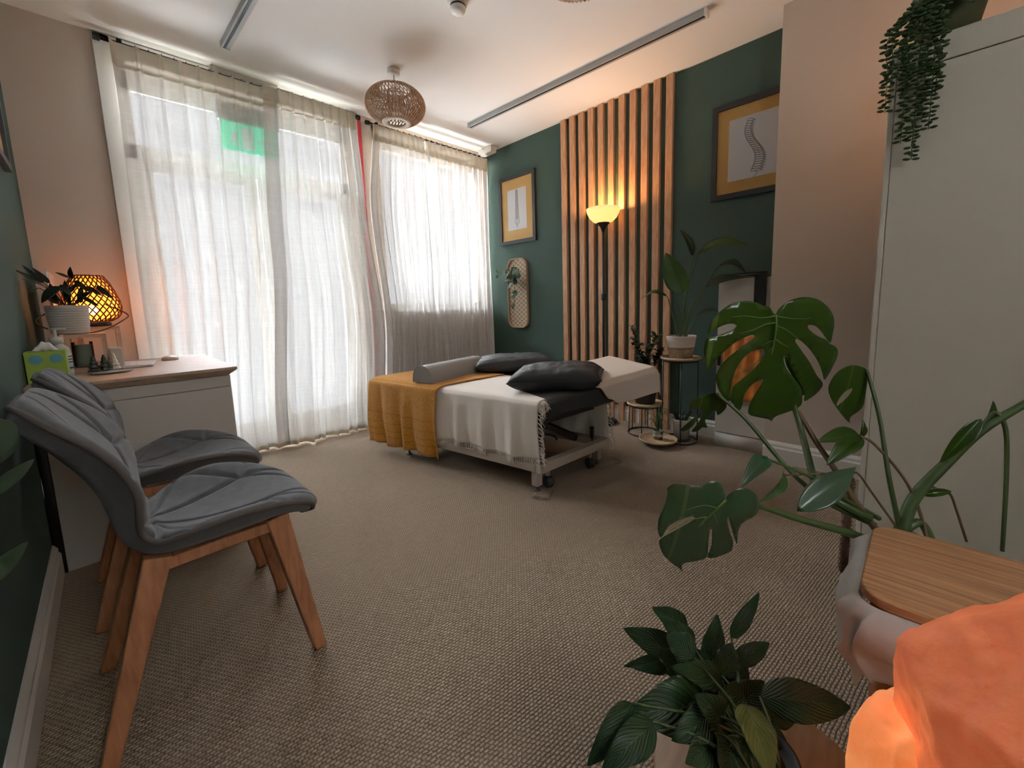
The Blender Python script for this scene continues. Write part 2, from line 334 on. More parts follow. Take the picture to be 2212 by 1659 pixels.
# ---------------------------------------------------------------- curtains
def lerp_edge(e, z):
    for (z0, x0), (z1, x1) in zip(e, e[1:]):
        if z <= z0 and z >= z1:
            t = (z0-z)/(z0-z1); t = t*t*(3-2*t) if len(e) > 2 else t
            return x0+(x1-x0)*t
    return e[-1][1]
def curtain(label, le, re, zt, n, ph, yc=3.345, amp=.036, seed=0, bunch=None):
    t = thing('curtain', label, 'curtain', (le[0][1], yc, 0), 0, None)
    def P(u, z, extra=0):
        a, c = lerp_edge(le, z), lerp_edge(re, z)
        uu = u + .25/n*math.sin(2*PI*n*u+ph)*.3
        if bunch: uu = u if bunch == 0 else (u**bunch if bunch > 0 else 1-(1-u)**(-bunch))
        k = (zt-z)/zt
        f = math.cos(2*PI*n*u+ph)
        top = max(0, 1-k*9)
        pin = (abs(f)**6 if f > 0 else 0)
        pw = abs(f)**(2.2+3*(1-k)) if f > 0 else 0
        s = top*pin*.9 + (1-top)*(1.25*pw-.35+.16*math.sin(2*PI*n*1.73*u+ph*2+seed+k*1.5))
        s += .4*k*math.sin(2*PI*u*n*.43+seed*1.7+k*2)
        x = a+(c-a)*uu + (1-top)*.006*math.sin(z*3+u*40+seed)
        return V((x, yc-(amp*(.75+.5*k))*s-extra, z))
    nu = int(n*16)
    b = bm_(); sheet(b, lambda u, v: P(u, zt-.120+(.015-zt+.120)*v), nu, 44); cl = obj('cloth', b, M_curt, t)
    b = bm_(); sheet(b, lambda u, v: P(u, zt-.128*v, .0025), nu, 4); obj('heading', b, M_head, t)
    b = bm_(); sheet(b, lambda u, v: P(u, .045-.03*v, .001), nu, 2); obj('hem', b, M_head, t)
    return t
curtain('sheer linen curtain covering the left half of the glazed door', [(2.56,.190),(1.9,.185),(0,.172)], [(2.56,1.02),(1.5,.97),(0,.88)], 2.535, 9, 0, seed=1, bunch=.9)
curtain('sheer linen curtain on the right half of the glazed door, swept toward the strip', [(2.56,.93),(1.5,.88),(0,.80)], [(2.56,1.565),(1.87,1.60),(.9,1.67),(0,1.62)], 2.535, 9, 1.2, yc=3.298, seed=4, bunch=.8)
curtain('narrow sheer curtain on the left part of the second window, edge pinched at mid height', [(2.56,1.725),(1.87,1.650),(.9,1.72),(0,1.66)], [(2.56,2.215),(0,2.215)], 2.52, 9, .4, seed=8)
curtain('sheer curtain on the right part of the second window, beside the green wall', [(2.56,2.222),(0,2.222)], [(2.56,2.97),(0,2.955)], 2.51, 12, 2.0, yc=3.34, seed=11)
def rod(label, x0, x1, z, brs):
    t = thing('curtain_rod', label, 'curtain rod', (x0, 3.385, z))
    b = bm_(); tube(b, [(x0, 3.378, z), (x1, 3.378, z)], .009, 12); obj('pole', b, M_black, t)
    for x in (x0-.012, x1+.012):
        b = bm_(); tube(b, [(x-.015, 3.378, z), (x+.015, 3.378, z)], .018, 14); obj('finial', b, M_black, t, bevel=.003)
    for x in brs:
        b = bm_(); box(b, (x-.011, 3.36, z-.018), (x+.011, 3.439, z+.018)); box(b, (x-.011, 3.425, z-.12), (x+.011, 3.439, z+.022)); obj('bracket', b, M_black, t, bevel=.002)
    n = int((x1-x0)/.062)
    for k in range(n):
        x = x0+.09+k*(x1-x0-.12)/n
        b = bm_(); tube(b, [(x+.002*math.cos(a), 3.378+.014*math.cos(a), z+.014*math.sin(a)) for a in [2*PI*i/12 for i in range(12)]], .0025, 6, closed=True); obj('ring', b, M_black, t)
rod('black curtain rod above the glazed door', .155, 1.615, 2.548, (.235, 1.57))
rod('black curtain rod above the second window, next to the green wall', 1.715, 2.985, 2.532, (1.78,))

# green emergency exit sign box behind the sheers
t = thing('exit_sign', 'green emergency exit sign box hanging behind the sheer curtain', 'sign', (.85, 3.41, 2.28))
b = bm_(); box(b, (.67, 3.392, 2.285), (1.035, 3.437, 2.40)); obj('housing', b, mat('grey_plastic', (.30,.29,.27), .5), t, bevel=.006)
b = bm_(); box(b, (.685, 3.405, 2.10), (1.02, 3.425, 2.285)); pn = obj('sign_panel', b, mat('exit_green', (.02,.45,.25), .4, emis=(.02,.65,.38), estr=1.0), t, bevel=.003)
b = bm_()
def flat(b, pts, y=3.403):
    b.faces.new([b.verts.new((x, y, z)) for x, z in pts])
flat(b, [(.90,2.20),(.96,2.20),(.96,2.225),(1.0,2.19),(.96,2.155),(.96,2.18),(.90,2.18)]); flat(b, [(.80,2.12),(.87,2.12),(.87,2.26),(.80,2.26)])
lathe(b, [(.010,0),(.010,.001)], (.762,3.402,2.243), 12)
flat(b, [(.735,2.20),(.765,2.225),(.785,2.20),(.77,2.18),(.79,2.13),(.775,2.13),(.755,2.165),(.735,2.13),(.72,2.13),(.745,2.185)])
obj('pictogram', b, mat('sign_white', (.8,.85,.8), .5, emis=(.8,.9,.85), estr=.3), pn, solid=.001)
b = bm_(); box(b, (.66, 3.385, 2.548), (1.05, 3.439, 2.598)); tag(obj('ceiling_box', b, mat('beige_plastic', (.42,.39,.34), .5), bevel=.003), 'long beige plastic box under the ceiling above the glazed door curtains', 'box')

# ---------------------------------------------------------------- ceiling fittings
def track(label, p, q):
    t = thing('ceiling_track', label, 'light track', p)
    b = bm_(); beam(b, (p[0], p[1], H-.018), (q[0], q[1], H-.018), .045, .035); obj('rail', b, mat('track_grey', (.40,.40,.39), .4), t, bevel=.002)
    b = bm_(); beam(b, (p[0]-.006, p[1], H-.0365), (q[0]-.006, q[1], H-.0365), .012, .004); obj('slot', b, M_blackpl, t, smooth=False)
    d = (V(q)-V(p)).normalized()
    for e, s in ((V(p), -1), (V(q), 1)):
        b = bm_(); e = V((e.x, e.y, H-.02)); beam(b, e, e+d*.015*s, .049, .039); obj('end_cap', b, M_white, t, bevel=.002)
track('long grey light track on the ceiling beside the green wall', (2.455, 2.96, 0), (2.535, .98, 0))
track('grey light track on the ceiling over the chairs, left of the smoke alarm', (.685, 3.06, 0), (.735, 1.5, 0))
t = thing('smoke_alarm', 'round white smoke alarm on the ceiling', 'smoke alarm', (1.49,1.86,H))
b = bm_(); lathe(b, [(.052,0),(.052,-.018),(.048,-.024),(.044,-.026)], (1.49,1.86,H-.001)); obj('base', b, M_white, t)
b = bm_(); lathe(b, [(.040,-.026),(.040,-.036)], (1.49,1.86,H-.001)); obj('vent_ring', b, M_blackpl, t)
b = bm_(); lathe(b, [(.042,-.036),(.042,-.040),(.036,-.054),(.022,-.060),(.0,-.061)], (1.49,1.86,H-.001)); obj('cap', b, M_white, t)
b = bm_(); box(b, (2.90,3.19,2.535), (2.97,3.39,2.598)); tag(obj('junction_box', b, M_white, bevel=.003), 'small white box on the ceiling in the corner by the green wall', 'box')

def pendant(label, x, y, z, R, h):
    t = thing('pendant_lamp', label, 'pendant lamp', (x, y, z), 0, 'rattan pendant lamps')
    b = bm_(); lathe(b, [(.041,0),(.041,-.028),(.036,-.034),(0,-.034)], (x,y,H-.001)); obj('ceiling_rose', b, M_white, t)
    b = bm_(); tube(b, [(x,y,H-.034),(x,y,z+h*.35)], .003, 8); obj('cord', b, mat('cord_grey', (.35,.33,.3), .6), t)
    b = bm_()
    def pt(a, th, k=1): 
        return V((x+R*k*math.sin(th)**.9*math.cos(a), y+R*k*math.sin(th)**.9*math.sin(a), z+h*k*math.cos(th)))
    n = 52; t0, t1 = .22*PI*.75, PI-.2*PI*.75
    for i in range(n):
        a = 2*PI*i/n
        tube(b, [pt(a, t0+(t1-t0)*k/14) for k in range(15)], .0034, 5)
        tube(b, [pt(a+.9*k/14, t0+(t1-t0)*k/14, .955) for k in range(15)], .0030, 4)
    obj('outer_shade', b, M_rattan, t)
    b = bm_()
    for th in (t0, .3*PI, .5*PI, .7*PI, t1):
        tube(b, [pt(2*PI*k/48, th, .985) for k in range(48)], .0028, 5, closed=True)
    obj('hoops', b, M_rattan, t)
    b = bm_(); zz = pt(0, t1).z; r1 = abs(pt(0, t1).x-x)
    lathe(b, [(r1*.62,0),(r1,0),(r1,.012),(r1*.62,.012),(r1*.62,0)], (x,y,zz-.004), 40, cap=False); obj('bottom_ring', b, mat('bamboo_ring', (.58,.48,.37), .6), t)
    b = bm_()
    for i in range(22):
        a = 2*PI*i/22; tube(b, [(x+.052*math.cos(a), y+.052*math.sin(a), zz+.01), (x+.052*math.cos(a), y+.052*math.sin(a), z+h*.75)], .002, 4)
    for q in (zz+.05, z, z+h*.7): tube(b, [(x+.052*math.cos(2*PI*k/24), y+.052*math.sin(2*PI*k/24), q) for k in range(24)], .003, 5, closed=True)
    obj('inner_cage', b, M_rattan, t)
    b = bm_(); lathe(b, [(0,-.055),(.018,-.05),(.028,-.03),(.028,-.015),(.018,.01),(.014,.02),(.016,.05),(.012,.085),(0,.085)], (x,y,z), 24); obj('bulb', b, mat('bulb_glass', (.8,.8,.78), .3), t)
pendant('slatted rattan pendant lamp hanging before the window curtains', 1.554, 2.657, 2.372, .196, .122)
pendant('rattan pendant lamp cut off by the top of the photo, nearer than the other', 1.47, 1.06, 2.372, .196, .122)

# ---------------------------------------------------------------- green wall: slats, pictures, cane tray
names = ['leftmost', 'second from the left', 'third from the left', 'fourth from the left', 'fifth from the left', 'middle', 'fifth from the right', 'fourth from the right', 'third from the right', 'second from the right', 'rightmost']
b = bm_(); box(b, (3.010, -.026, .0), (3.0395, .026, H-.002)); sl0 = tag(obj('oak_slat', b, M_oak, bevel=.002), 'upright oak slat on the green wall, leftmost of the eleven', 'wall slat', 'oak slats on the green wall')
sl0.location = (0, 2.372, 0)
# each slat has its own stretch of grain
for i in range(1, 11):
    c = sl0.copy(); C.objects.link(c); c.location = (0, 2.372-.0970*i, 0)
    c['label'] = 'upright oak slat on the green wall, '+names[i]+(' of the eleven' if i != 5 else ' one of the eleven')
for n in M_oak.node_tree.nodes:
    if n.type == 'TEX_COORD': tcn = n
oi = M_oak.node_tree.nodes.new('ShaderNodeObjectInfo'); va = M_oak.node_tree.nodes.new('ShaderNodeVectorMath'); va.operation = 'ADD'
mpn = [n for n in M_oak.node_tree.nodes if n.type == 'MAPPING'][-1]
M_oak.node_tree.links.new(tcn.outputs['Object'], va.inputs[0]); M_oak.node_tree.links.new(oi.outputs['Location'], va.inputs[1]); M_oak.node_tree.links.new(va.outputs[0], mpn.inputs[0])

def picture(label, y0, y1, z0, z1, fr, mg, draw, rot=0, x=3.039):
    t = thing('framed_picture', label, 'picture', (x, (y0+y1)/2, z0))
    b = bm_()
    for a, c in (((x-.022,y0,z0),(x,y1,z0+fr)),((x-.022,y0,z1-fr),(x,y1,z1)),((x-.022,y0,z0+fr),(x,y0+fr,z1-fr)),((x-.022,y1-fr,z0+fr),(x,y1,z1-fr))): box(b, a, c)
    obj('frame', b, mat('picture_frame_black', (.022,.022,.026), .4), t, smooth=False)
    b = bm_(); box(b, (x-.010,y0+fr,z0+fr),(x-.004,y1-fr,z1-fr)); mo = obj('mount', b, M_mount, t, smooth=False)
    b = bm_(); box(b, (x-.0115,y0+fr+mg[0],z0+fr+mg[1]),(x-.010,y1-fr-mg[0],z1-fr-mg[1])); pp = obj('paper', b, M_paper, mo, smooth=False)
    b = bm_()
    cy, cz, hh = (y0+y1)/2, (z0+z1)/2, (z1-z0)
    draw(b, x-.0122, cy, cz, hh); obj('ink_drawing', b, M_ink, mo)
    b = bm_(); b.faces.new([b.verts.new(q) for q in ((x-.016,y0+fr,z0+fr),(x-.016,y0+fr,z1-fr),(x-.016,y1-fr,z1-fr),(x-.016,y1-fr,z0+fr))]); obj('glass', b, M_pglass, t, smooth=False)
def spine_side(b, x, cy, cz, hh):
    def c(k): return cy + .028*math.sin(k*PI*1.9+.3)-.004 - .03*(k-.5)*1.0, cz+hh*(.27-.52*k)
    n = 24
    for i in range(n):
        k = i/(n-1); y, z = c(k); wd = .016+.012*k
        pts = [(x, y+wd*math.cos(a)*(1 if a < PI else 1.2), z+.0075*math.sin(a)+.004*math.cos(a)) for a in [2*PI*q/14 for q in range(14)]]
        tube(b, pts, .0009, 4, closed=True)
        tube(b, [(x, y-wd, z), (x, y-wd-.014, z-.010), (x, y-wd-.006, z-.014)], .0009, 4)
    for s in (-1, 1): tube(b, [(x, c(i/30)[0]+s*(.017+.012*i/30), c(i/30)[1]) for i in range(31)], .0007, 4)
    y, z = c(1); tube(b, [(x, y, z), (x, y-.01, z-.02), (x, y+.012, z-.045)], .001, 4)
def spine_front(b, x, cy, cz, hh):
    n = 24
    for i in range(n):
        k = i/(n-1); z = cz+hh*(.27-.40*k); wd = .010+.012*k
        tube(b, [(x, cy+wd*math.cos(a), z+.005*math.sin(a)) for a in [2*PI*q/12 for q in range(12)]], .0008, 4, closed=True)
        tube(b, [(x, cy-wd-.008, z-.004), (x, cy-wd, z)], .0008, 4); tube(b, [(x, cy+wd+.008, z-.004), (x, cy+wd, z)], .0008, 4)
    z = cz-hh*.19
    for s in (-1, 1): tube(b, [(x, cy+s*(.005+.030*math.sin(PI*q/12)), z+.045-.07*q/12) for q in range(13)], .001, 4)
    tube(b, [(x, cy, z+.03), (x, cy+.006, z), (x, cy, z-.05)], .001, 4)
picture('small black framed front view spine drawing beside the curtains', 2.728, 3.232, 1.622, 2.290, .036, (.085,.10), spine_front)
picture('black framed side view spine drawing half hidden by the beige pillar', .60, 1.102, 1.665, 2.268, .034, (.07,.075), spine_side)

t = thing('wicker_tray', 'tall rounded cane tray hung on the green wall', 'wall basket', (3.02, 2.99, .77))
def rrect(cy, cz, hw, hh, r, n=8):
    out = []
    for qx, qz, a0 in ((1,1,0),(-1,1,PI/2),(-1,-1,PI),(1,-1,1.5*PI)):
        for k in range(n+1):
            a = a0+PI/2*k/n; out.append((cy+qx*(hw-r)+r*math.cos(a), cz+qz*(hh-r)+r*math.sin(a)))
    return out
rr = rrect(2.99, 1.122, .138, .352, .085)
b = bm_(); o1 = [b.verts.new((3.033, y, z)) for y, z in rr]; b.faces.new(o1); base_ = obj('cane_panel', b, M_wicker, t, smooth=False, solid=.003)
nt = M_wicker.node_tree; N = nt.nodes; L = nt.links
tc = N.new('ShaderNodeTexCoord'); mixes = None
for ang in (.62, -.62):
    mp = N.new('ShaderNodeMapping'); mp.inputs['Rotation'].default_value = (ang+PI/2*0, 0, 0); L.new(tc.outputs['Object'], mp.inputs[0])
    wv = N.new('ShaderNodeTexWave'); wv.bands_direction = 'Z'; wv.inputs['Scale'].default_value = 8.5; L.new(mp.outputs[0], wv.inputs['Vector'])
    gt = N.new('ShaderNodeMath'); gt.operation = 'GREATER_THAN'; gt.inputs[1].default_value = .86; L.new(wv.outputs['Fac'], gt.inputs[0])
    if mixes is None: mixes = gt
    else:
        mm = N.new('ShaderNodeMath'); mm.operation = 'MAXIMUM'; L.new(mixes.outputs[0], mm.inputs[0]); L.new(gt.outputs[0], mm.inputs[1])
        mp2 = N.new('ShaderNodeMapping'); L.new(tc.outputs['Object'], mp2.inputs[0])
        ck = N.new('ShaderNodeTexChecker'); ck.inputs['Scale'].default_value = 170; L.new(mp2.outputs[0], ck.inputs['Vector'])
        ck.inputs['Color1'].default_value = (.46,.36,.24,1); ck.inputs['Color2'].default_value = (.17,.13,.09,1)
        mx = N.new('ShaderNodeMixRGB'); L.new(mm.outputs[0], mx.inputs[0]); L.new(ck.outputs[0], mx.inputs[1]); mx.inputs[2].default_value = (.62,.50,.34,1)
        L.new(mx.outputs[0], N['Principled BSDF'].inputs['Base Color'])
b = bm_(); n = len(rr)
ins = rrect(2.99, 1.122, .130, .344, .078)
ring = [[b.verts.new((x, y, z)) for y, z in q] for x, q in ((3.036, rr), (3.003, rr), (3.003, ins), (3.036, ins))]
for k in range(4):
    a, c = ring[k], ring[(k+1) % 4]
    for i in range(n): b.faces.new((a[i], a[(i+1) % n], c[(i+1) % n], c[i]))
obj('rim', b, M_wtrim, t, smooth=False)

# ---------------------------------------------------------------- leaves
def leaf(par, m, base, tip, width, up=(-.5,-.45,.75), bow=.12, fold=.15, shape=1.0, name='leaf', nu=14, nv=8, droop=0, wave=0, th=.0006):
    base, tip = V(base), V(tip); d = tip-base; Ln = d.length; dn = d.normalized(); upv = V(up)
    n = upv-dn*upv.dot(dn); n = n.normalized() if n.length > .02 else dn.orthogonal().normalized(); s = dn.cross(n)
    sd = rnd.random()*6
    def f(u, v):
        wv = (math.sin(PI*min(1, u**shape))**.75) if 0 < u < 1 else 0
        wv *= (1-.25*u)
        t = (v-.5)*2
        off = t*width*.5*wv
        z = bow*Ln*math.sin(PI*u) - fold*abs(off)*-1 - droop*Ln*u*u
        z = bow*Ln*math.sin(PI*u) + fold*abs(off) - droop*Ln*u*u + wave*width*math.sin(u*14+sd)*t*t*.5*wv
        return base+d*u+s*off+n*z
    b = bm_(); sheet(b, f, nu, nv); bmesh.ops.remove_doubles(b, verts=b.verts, dist=1e-6)
    return obj(name, b, m, par, solid=th)
def stem(par, pts, r, r2=None, m=None, name='stem', sp=6, seg=8):
    p = spline(pts, sp); b = bm_(); tube(b, p, rad(r, r2 if r2 else r, len(p)), seg); return obj(name, b, m or M_stem, par)
def inside(p, poly):
    c = False; x, y = p; j = len(poly)-1
    for i in range(len(poly)):
        xi, yi = poly[i]; xj, yj = poly[j]
        if (yi > y) != (yj > y) and x < (xj-xi)*(y-yi)/(yj-yi)+xi: c = not c
        j = i
    return c
def cut_leaf(par, m, o, u, v, outline, holes=(), curve=(.6, .5), ribs=(), side_fold=.25, rib_r=.0022, mr=None):
    """a leaf blade with its own slits and holes, triangulated, then curved out of its plane"""
    o, u, v = V(o), V(u), V(v); n = u.cross(v)
    def smooth_loop(P):
        Q = []; k = len(P)
        for i in range(k):
            a, c, d, e = (V(P[(i+j-1) % k]) for j in range(4))
            Q.append(tuple(c))
            if (d-c).length > .012:
                for t in (.33, .66): Q.append(tuple(.5*((2*c)+(d-a)*t+(2*a-5*c+4*d-e)*t*t+(3*c-a-3*d+e)*t**3)*1.0))
        return Q
    loops = [smooth_loop(outline)]+[smooth_loop(h) for h in holes]
    pts = []; edges = []
    for lp in loops:
        k0 = len(pts); pts += lp; edges += [(k0+i, k0+(i+1) % len(lp)) for i in range(len(lp))]
    xs = [p[0] for p in loops[0]]; ys = [p[1] for p in loops[0]]; st = (max(xs)-min(xs))/22
    y = min(ys)
    while y < max(ys):
        x = min(xs)
        while x < max(xs):
            if inside((x, y), loops[0]) and not any(inside((x, y), h) for h in loops[1:]): pts.append((x+st*.13*math.sin(y*900), y))
            x += st
        y += st
    vs, es, fs, *_ = geometry.delaunay_2d_cdt([V(p) for p in pts], edges, [], 0, 1e-6)
    w0 = max(xs)-min(xs)
    def P3(p):
        x, y = p
        h = -curve[0]*x*x/w0 - curve[1]*y*y/w0 + side_fold*.0 - side_fold*min(abs(x), .02)*-1*.6
        return o+u*x+v*y-n*h
    b = bm_(); bv = [b.verts.new(P3(p)) for p in vs]; uv = b.loops.layers.uv.verify()
    for f in fs:
        c = (sum(vs[i][0] for i in f)/len(f), sum(vs[i][1] for i in f)/len(f))
        if inside(c, loops[0]) and not any(inside(c, h) for h in loops[1:]):
            try: fc = b.faces.new([bv[i] for i in f])
            except ValueError: continue
            for l, i in zip(fc.loops, f): l[uv].uv = (vs[i][1]/w0+.1, vs[i][0]/w0+.9)
    for q in [q for q in b.verts if not q.link_faces]: b.verts.remove(q)
    lf = obj('leaf', b, m, par, solid=.0007)
    for k, r in enumerate(ribs):
        b = bm_(); pp = spline([P3(q)-n*.0004 for q in r], 4); tube(b, pp, rad(rib_r if k == 0 else rib_r*.4, rib_r*.25, len(pp)), 6); obj('midrib' if k == 0 else 'vein', b, mr or M_rib, lf)
    return lf
M_rib = mat('pale_leaf_rib', (.10,.17,.04), .4)

# trailing ivy pinned to the cane tray
t = thing('ivy_plant', 'small trailing ivy in the middle of the cane wall tray', 'plant', (2.99, 3.0, 1.28))
b = bm_(); lathe(b, [(.02,-.03),(.032,.03),(.034,.035)], (2.985,3.01,1.26), 20); obj('pot', b, M_potd, t)
rnd.seed(3)
ivy = [((2.96,2.98,1.36),.075),((2.94,2.93,1.33),.08),((2.92,3.02,1.31),.08),((2.93,2.97,1.28),.08),((2.96,3.06,1.27),.06),((2.93,3.0,1.22),.065),((2.95,3.04,1.19),.06),((2.94,2.94,1.23),.06),((2.95,2.96,1.12),.07),((2.93,2.99,1.10),.05),((2.97,3.02,1.0),.055),((2.92,3.17,1.36),.05),((2.93,3.2,1.30),.035),((2.95,2.90,1.29),.06),((2.93,3.05,1.34),.05)]
for (p, s_) in ivy:
    d = V((rnd.uniform(-.4,-.1), rnd.uniform(-1,1), rnd.uniform(-1,.2))).normalized()*s_
    s_ *= 1.3; leaf(t, M_ivy, V(p)-d*.4, V(p)+d*.9, s_*.85, up=(-1,-.3,.4), bow=.1, shape=.6, name='leaf', nu=8, nv=6)
stem(t, [(2.985,3.01,1.29),(2.95,2.97,1.2),(2.96,2.98,1.1),(2.98,3.02,1.0)], .002)
stem(t, [(2.985,3.01,1.29),(2.95,3.1,1.35),(2.93,3.2,1.30)], .0015)

# ---------------------------------------------------------------- floor lamp
LX, LY = 2.865, 1.865
t = thing('floor_lamp', 'black uplighter floor lamp with glowing cream bowl before the oak slats', 'floor lamp', (LX, LY, 0))
b = bm_(); lathe(b, [(.105,0),(.11,.006),(.11,.020),(.095,.032),(.02,.036),(.0,.036)], (LX,LY,0)); obj('base', b, M_black, t)
b = bm_(); tube(b, [(LX,LY,.03),(LX,LY,1.57)], .010, 14); obj('pole', b, M_black, t)
b = bm_(); lathe(b, [(.010,0),(.014,.02),(.026,.045),(.052,.072),(.054,.078),(.0,.078)], (LX,LY,1.555)); obj('cup', b, M_black, t)
b = bm_(); lathe(b, [(.012,-.03),(.018,-.02),(.018,.02),(.012,.03)], (LX,LY,1.05), 12); obj('switch', b, M_blackpl, t)
M_bowl = bpy.data.materials.new('cream_glass_bowl'); M_bowl.use_nodes = True
nt = M_bowl.node_tree; bb = nt.nodes['Principled BSDF']; bb.inputs['Base Color'].default_value = (.85,.72,.5,1); bb.inputs['Roughness'].default_value = .4
bb.inputs['Emission Color'].default_value = (1,.62,.27,1); bb.inputs['Emission Strength'].default_value = .42
tl = nt.nodes.new('ShaderNodeBsdfTranslucent'); tl.inputs[0].default_value = (.9,.7,.42,1); ms = nt.nodes.new('ShaderNodeMixShader'); ms.inputs[0].default_value = .18
nt.links.new(bb.outputs[0], ms.inputs[1]); nt.links.new(tl.outputs[0], ms.inputs[2]); nt.links.new(ms.outputs[0], nt.nodes['Material Output'].inputs[0])
b = bm_(); lathe(b, [(.045,.072),(.075,.085),(.105,.115),(.125,.155),(.131,.182)], (LX,LY,1.555), 48, cap=False); obj('bowl_shade', b, M_bowl, t, solid=.004)
b = bm_(); lathe(b, [(0,0),(.016,.005),(.026,.03),(.02,.055),(0,.065)], (LX,LY,1.64), 20); obj('bulb', b, mat('warm_bulb', (1,.8,.5), .3, emis=(1,.62,.28), estr=14), t)
def lamp(name, loc, col, power, r=.03):
    l = bpy.data.lights.new(name, 'POINT'); l.energy = power; l.color = col; l.shadow_soft_size = r
    o = bpy.data.objects.new(name, l); C.objects.link(o); o.location = loc; return o
lamp('floor_lamp_light', (LX, LY, 1.722), (1,.56,.24), 5.5, .03)

# ---------------------------------------------------------------- treatment table
def BP(u, v, z): return V((1.55+.993*u-.15*v, 1.40-.05*u+.989*v, z))
t = thing('treatment_table', 'low black padded treatment table on a beige steel frame with castors', 'treatment table', BP(.28, .6, 0))
b = bm_(); beam(b, BP(-.005,.02,.14), BP(-.005,1.12,.14), .05, .045); obj('side_rail', b, M_frame, t, bevel=.003)
b = bm_(); beam(b, BP(.56,.02,.14), BP(.56,1.12,.14), .05, .045); obj('side_rail', b, M_frame, t, bevel=.003)
b = bm_(); beam(b, BP(-.03,.0,.14), BP(.585,.0,.14), .05, .05); obj('end_rail', b, M_frame, t, bevel=.003)
b = bm_(); beam(b, BP(-.03,1.12,.14), BP(.585,1.12,.14), .05, .05); obj('end_rail', b, M_frame, t, bevel=.003)
for u, v in ((.0,.03),(.53,.03),(.0,1.09),(.53,1.09)):
    b = bm_(); beam(b, BP(u,v,.125), BP(u,v,.035), .042, .042, up=(0,1,0)); lg = obj('leg', b, M_frame, t, bevel=.003)
    b = bm_(); lathe(b, [(.008,.04),(.008,.010),(.018,.008),(.02,0)], BP(u,v,0), 16); obj('foot', b, M_steel, lg)
    c = BP(u+(.075 if u < .3 else -.085), v-.01, .034)
    b = bm_(); beam(b, c+V((0,0,.10)), c+V((0,0,.02)), .018, .018, up=(0,1,0)); obj('castor_stem', b, M_frame, lg)
    b = bm_(); tube(b, [c+V((-.016,.006,0)), c+V((.016,-.006,0))], .034, 20); obj('castor_wheel', b, M_blackpl, lg, bevel=.004)
b = bm_(); beam(b, BP(.1,.12,.17), BP(.1,.85,.34), .03, .04); beam(b, BP(.46,.12,.17), BP(.46,.85,.34), .03, .04); obj('scissor_arm', b, M_steel, t, bevel=.003)
b = bm_(); beam(b, BP(.1,.85,.17), BP(.1,.12,.34), .03, .04); beam(b, BP(.46,.85,.17), BP(.46,.12,.34), .03, .04); obj('scissor_arm', b, M_steel, t, bevel=.003)
b = bm_(); box(b, BP(.06,.14,.13), BP(.20,.30,.27)); obj('motor_box', b, mat('motor_grey', (.12,.12,.12), .5), t, bevel=.01)
b = bm_(); tube(b, spline([BP(.06,.1,.26), BP(.12,.07,.28), BP(.18,.06,.26), BP(.24,.09,.22)]), .006); obj('cable', b, M_blackpl, t)
b = bm_(); beam(b, BP(.47,.02,.155), BP(.47,.02,.185), .008, .008, up=(0,1,0)); tube(b, [BP(.47,.02,.185), BP(.47,.02,.255)], .013, 12); obj('brake_handle', b, M_blackpl, t, bevel=.003)
b = bm_()
vs = [b.verts.new(BP(u, v, z)) for z in (.345,.365) for u, v in ((.02,.06),(.55,.06),(.55,1.36),(.02,1.36))]
for f in ((0,1,2,3),(4,5,6,7),(0,1,5,4),(1,2,6,5),(2,3,7,6),(3,0,4,7)): b.faces.new([vs[i] for i in f])
obj('base_board', b, M_blackpl, t, smooth=False)
def pad(c4, zb, zt, name='pad', m=None, par=None, rd=.035, seg=4):
    b = bm_(); vs = [b.verts.new((x, y, z)) for z4 in (zb, zt) for (x, y), z in zip(c4, z4)]
    for f in ((0,1,2,3),(4,5,6,7),(0,1,5,4),(1,2,6,5),(2,3,7,6),(3,0,4,7)): b.faces.new([vs[i] for i in f])
    return obj(name, b, m or M_vinyl, par, bevel=rd, seg=seg)
c4 = [tuple(BP(u, v, 0)[:2]) for u, v in ((0,.08),(.57,.08),(.57,1.38),(0,1.38))]
pad(c4, (.365,)*4, (.495,)*4, 'mattress_pad', par=t)
HB0, HB2, HC2, HC0 = (1.565,1.375), (2.35,1.15), (2.46,1.56), (1.70,1.80)
def HP(s, w_, z): 
    a = V(HB0).lerp(V(HB2), s); c = V(HC0).lerp(V(HC2), s); q = a.lerp(c, w_); return V((q.x, q.y, z))
pad([HB0, HB2, HC2, HC0], (.385,.452,.47,.40), (.505,.585,.625,.515), 'head_pad', par=t, rd=.03)
b = bm_(); beam(b, HP(.2,.4,.383), HP(.93,.4,.440), .02, .02); beam(b, HP(.2,.75,.388), HP(.93,.75,.446), .02, .02); obj('head_support', b, M_blackpl, t, bevel=.003)
pad([(1.98,1.93),(2.47,1.83),(2.42,2.55),(1.93,2.62)], (.40,)*4, (.497,)*4, 'side_pad', par=t)
b = bm_(); beam(b, (1.9,2.1,.38), (2.4,2.05,.38), .04, .03); beam(b, (1.9,2.4,.38), (2.36,2.36,.38), .04, .03); obj('side_support', b, M_blackpl, t, bevel=.003)

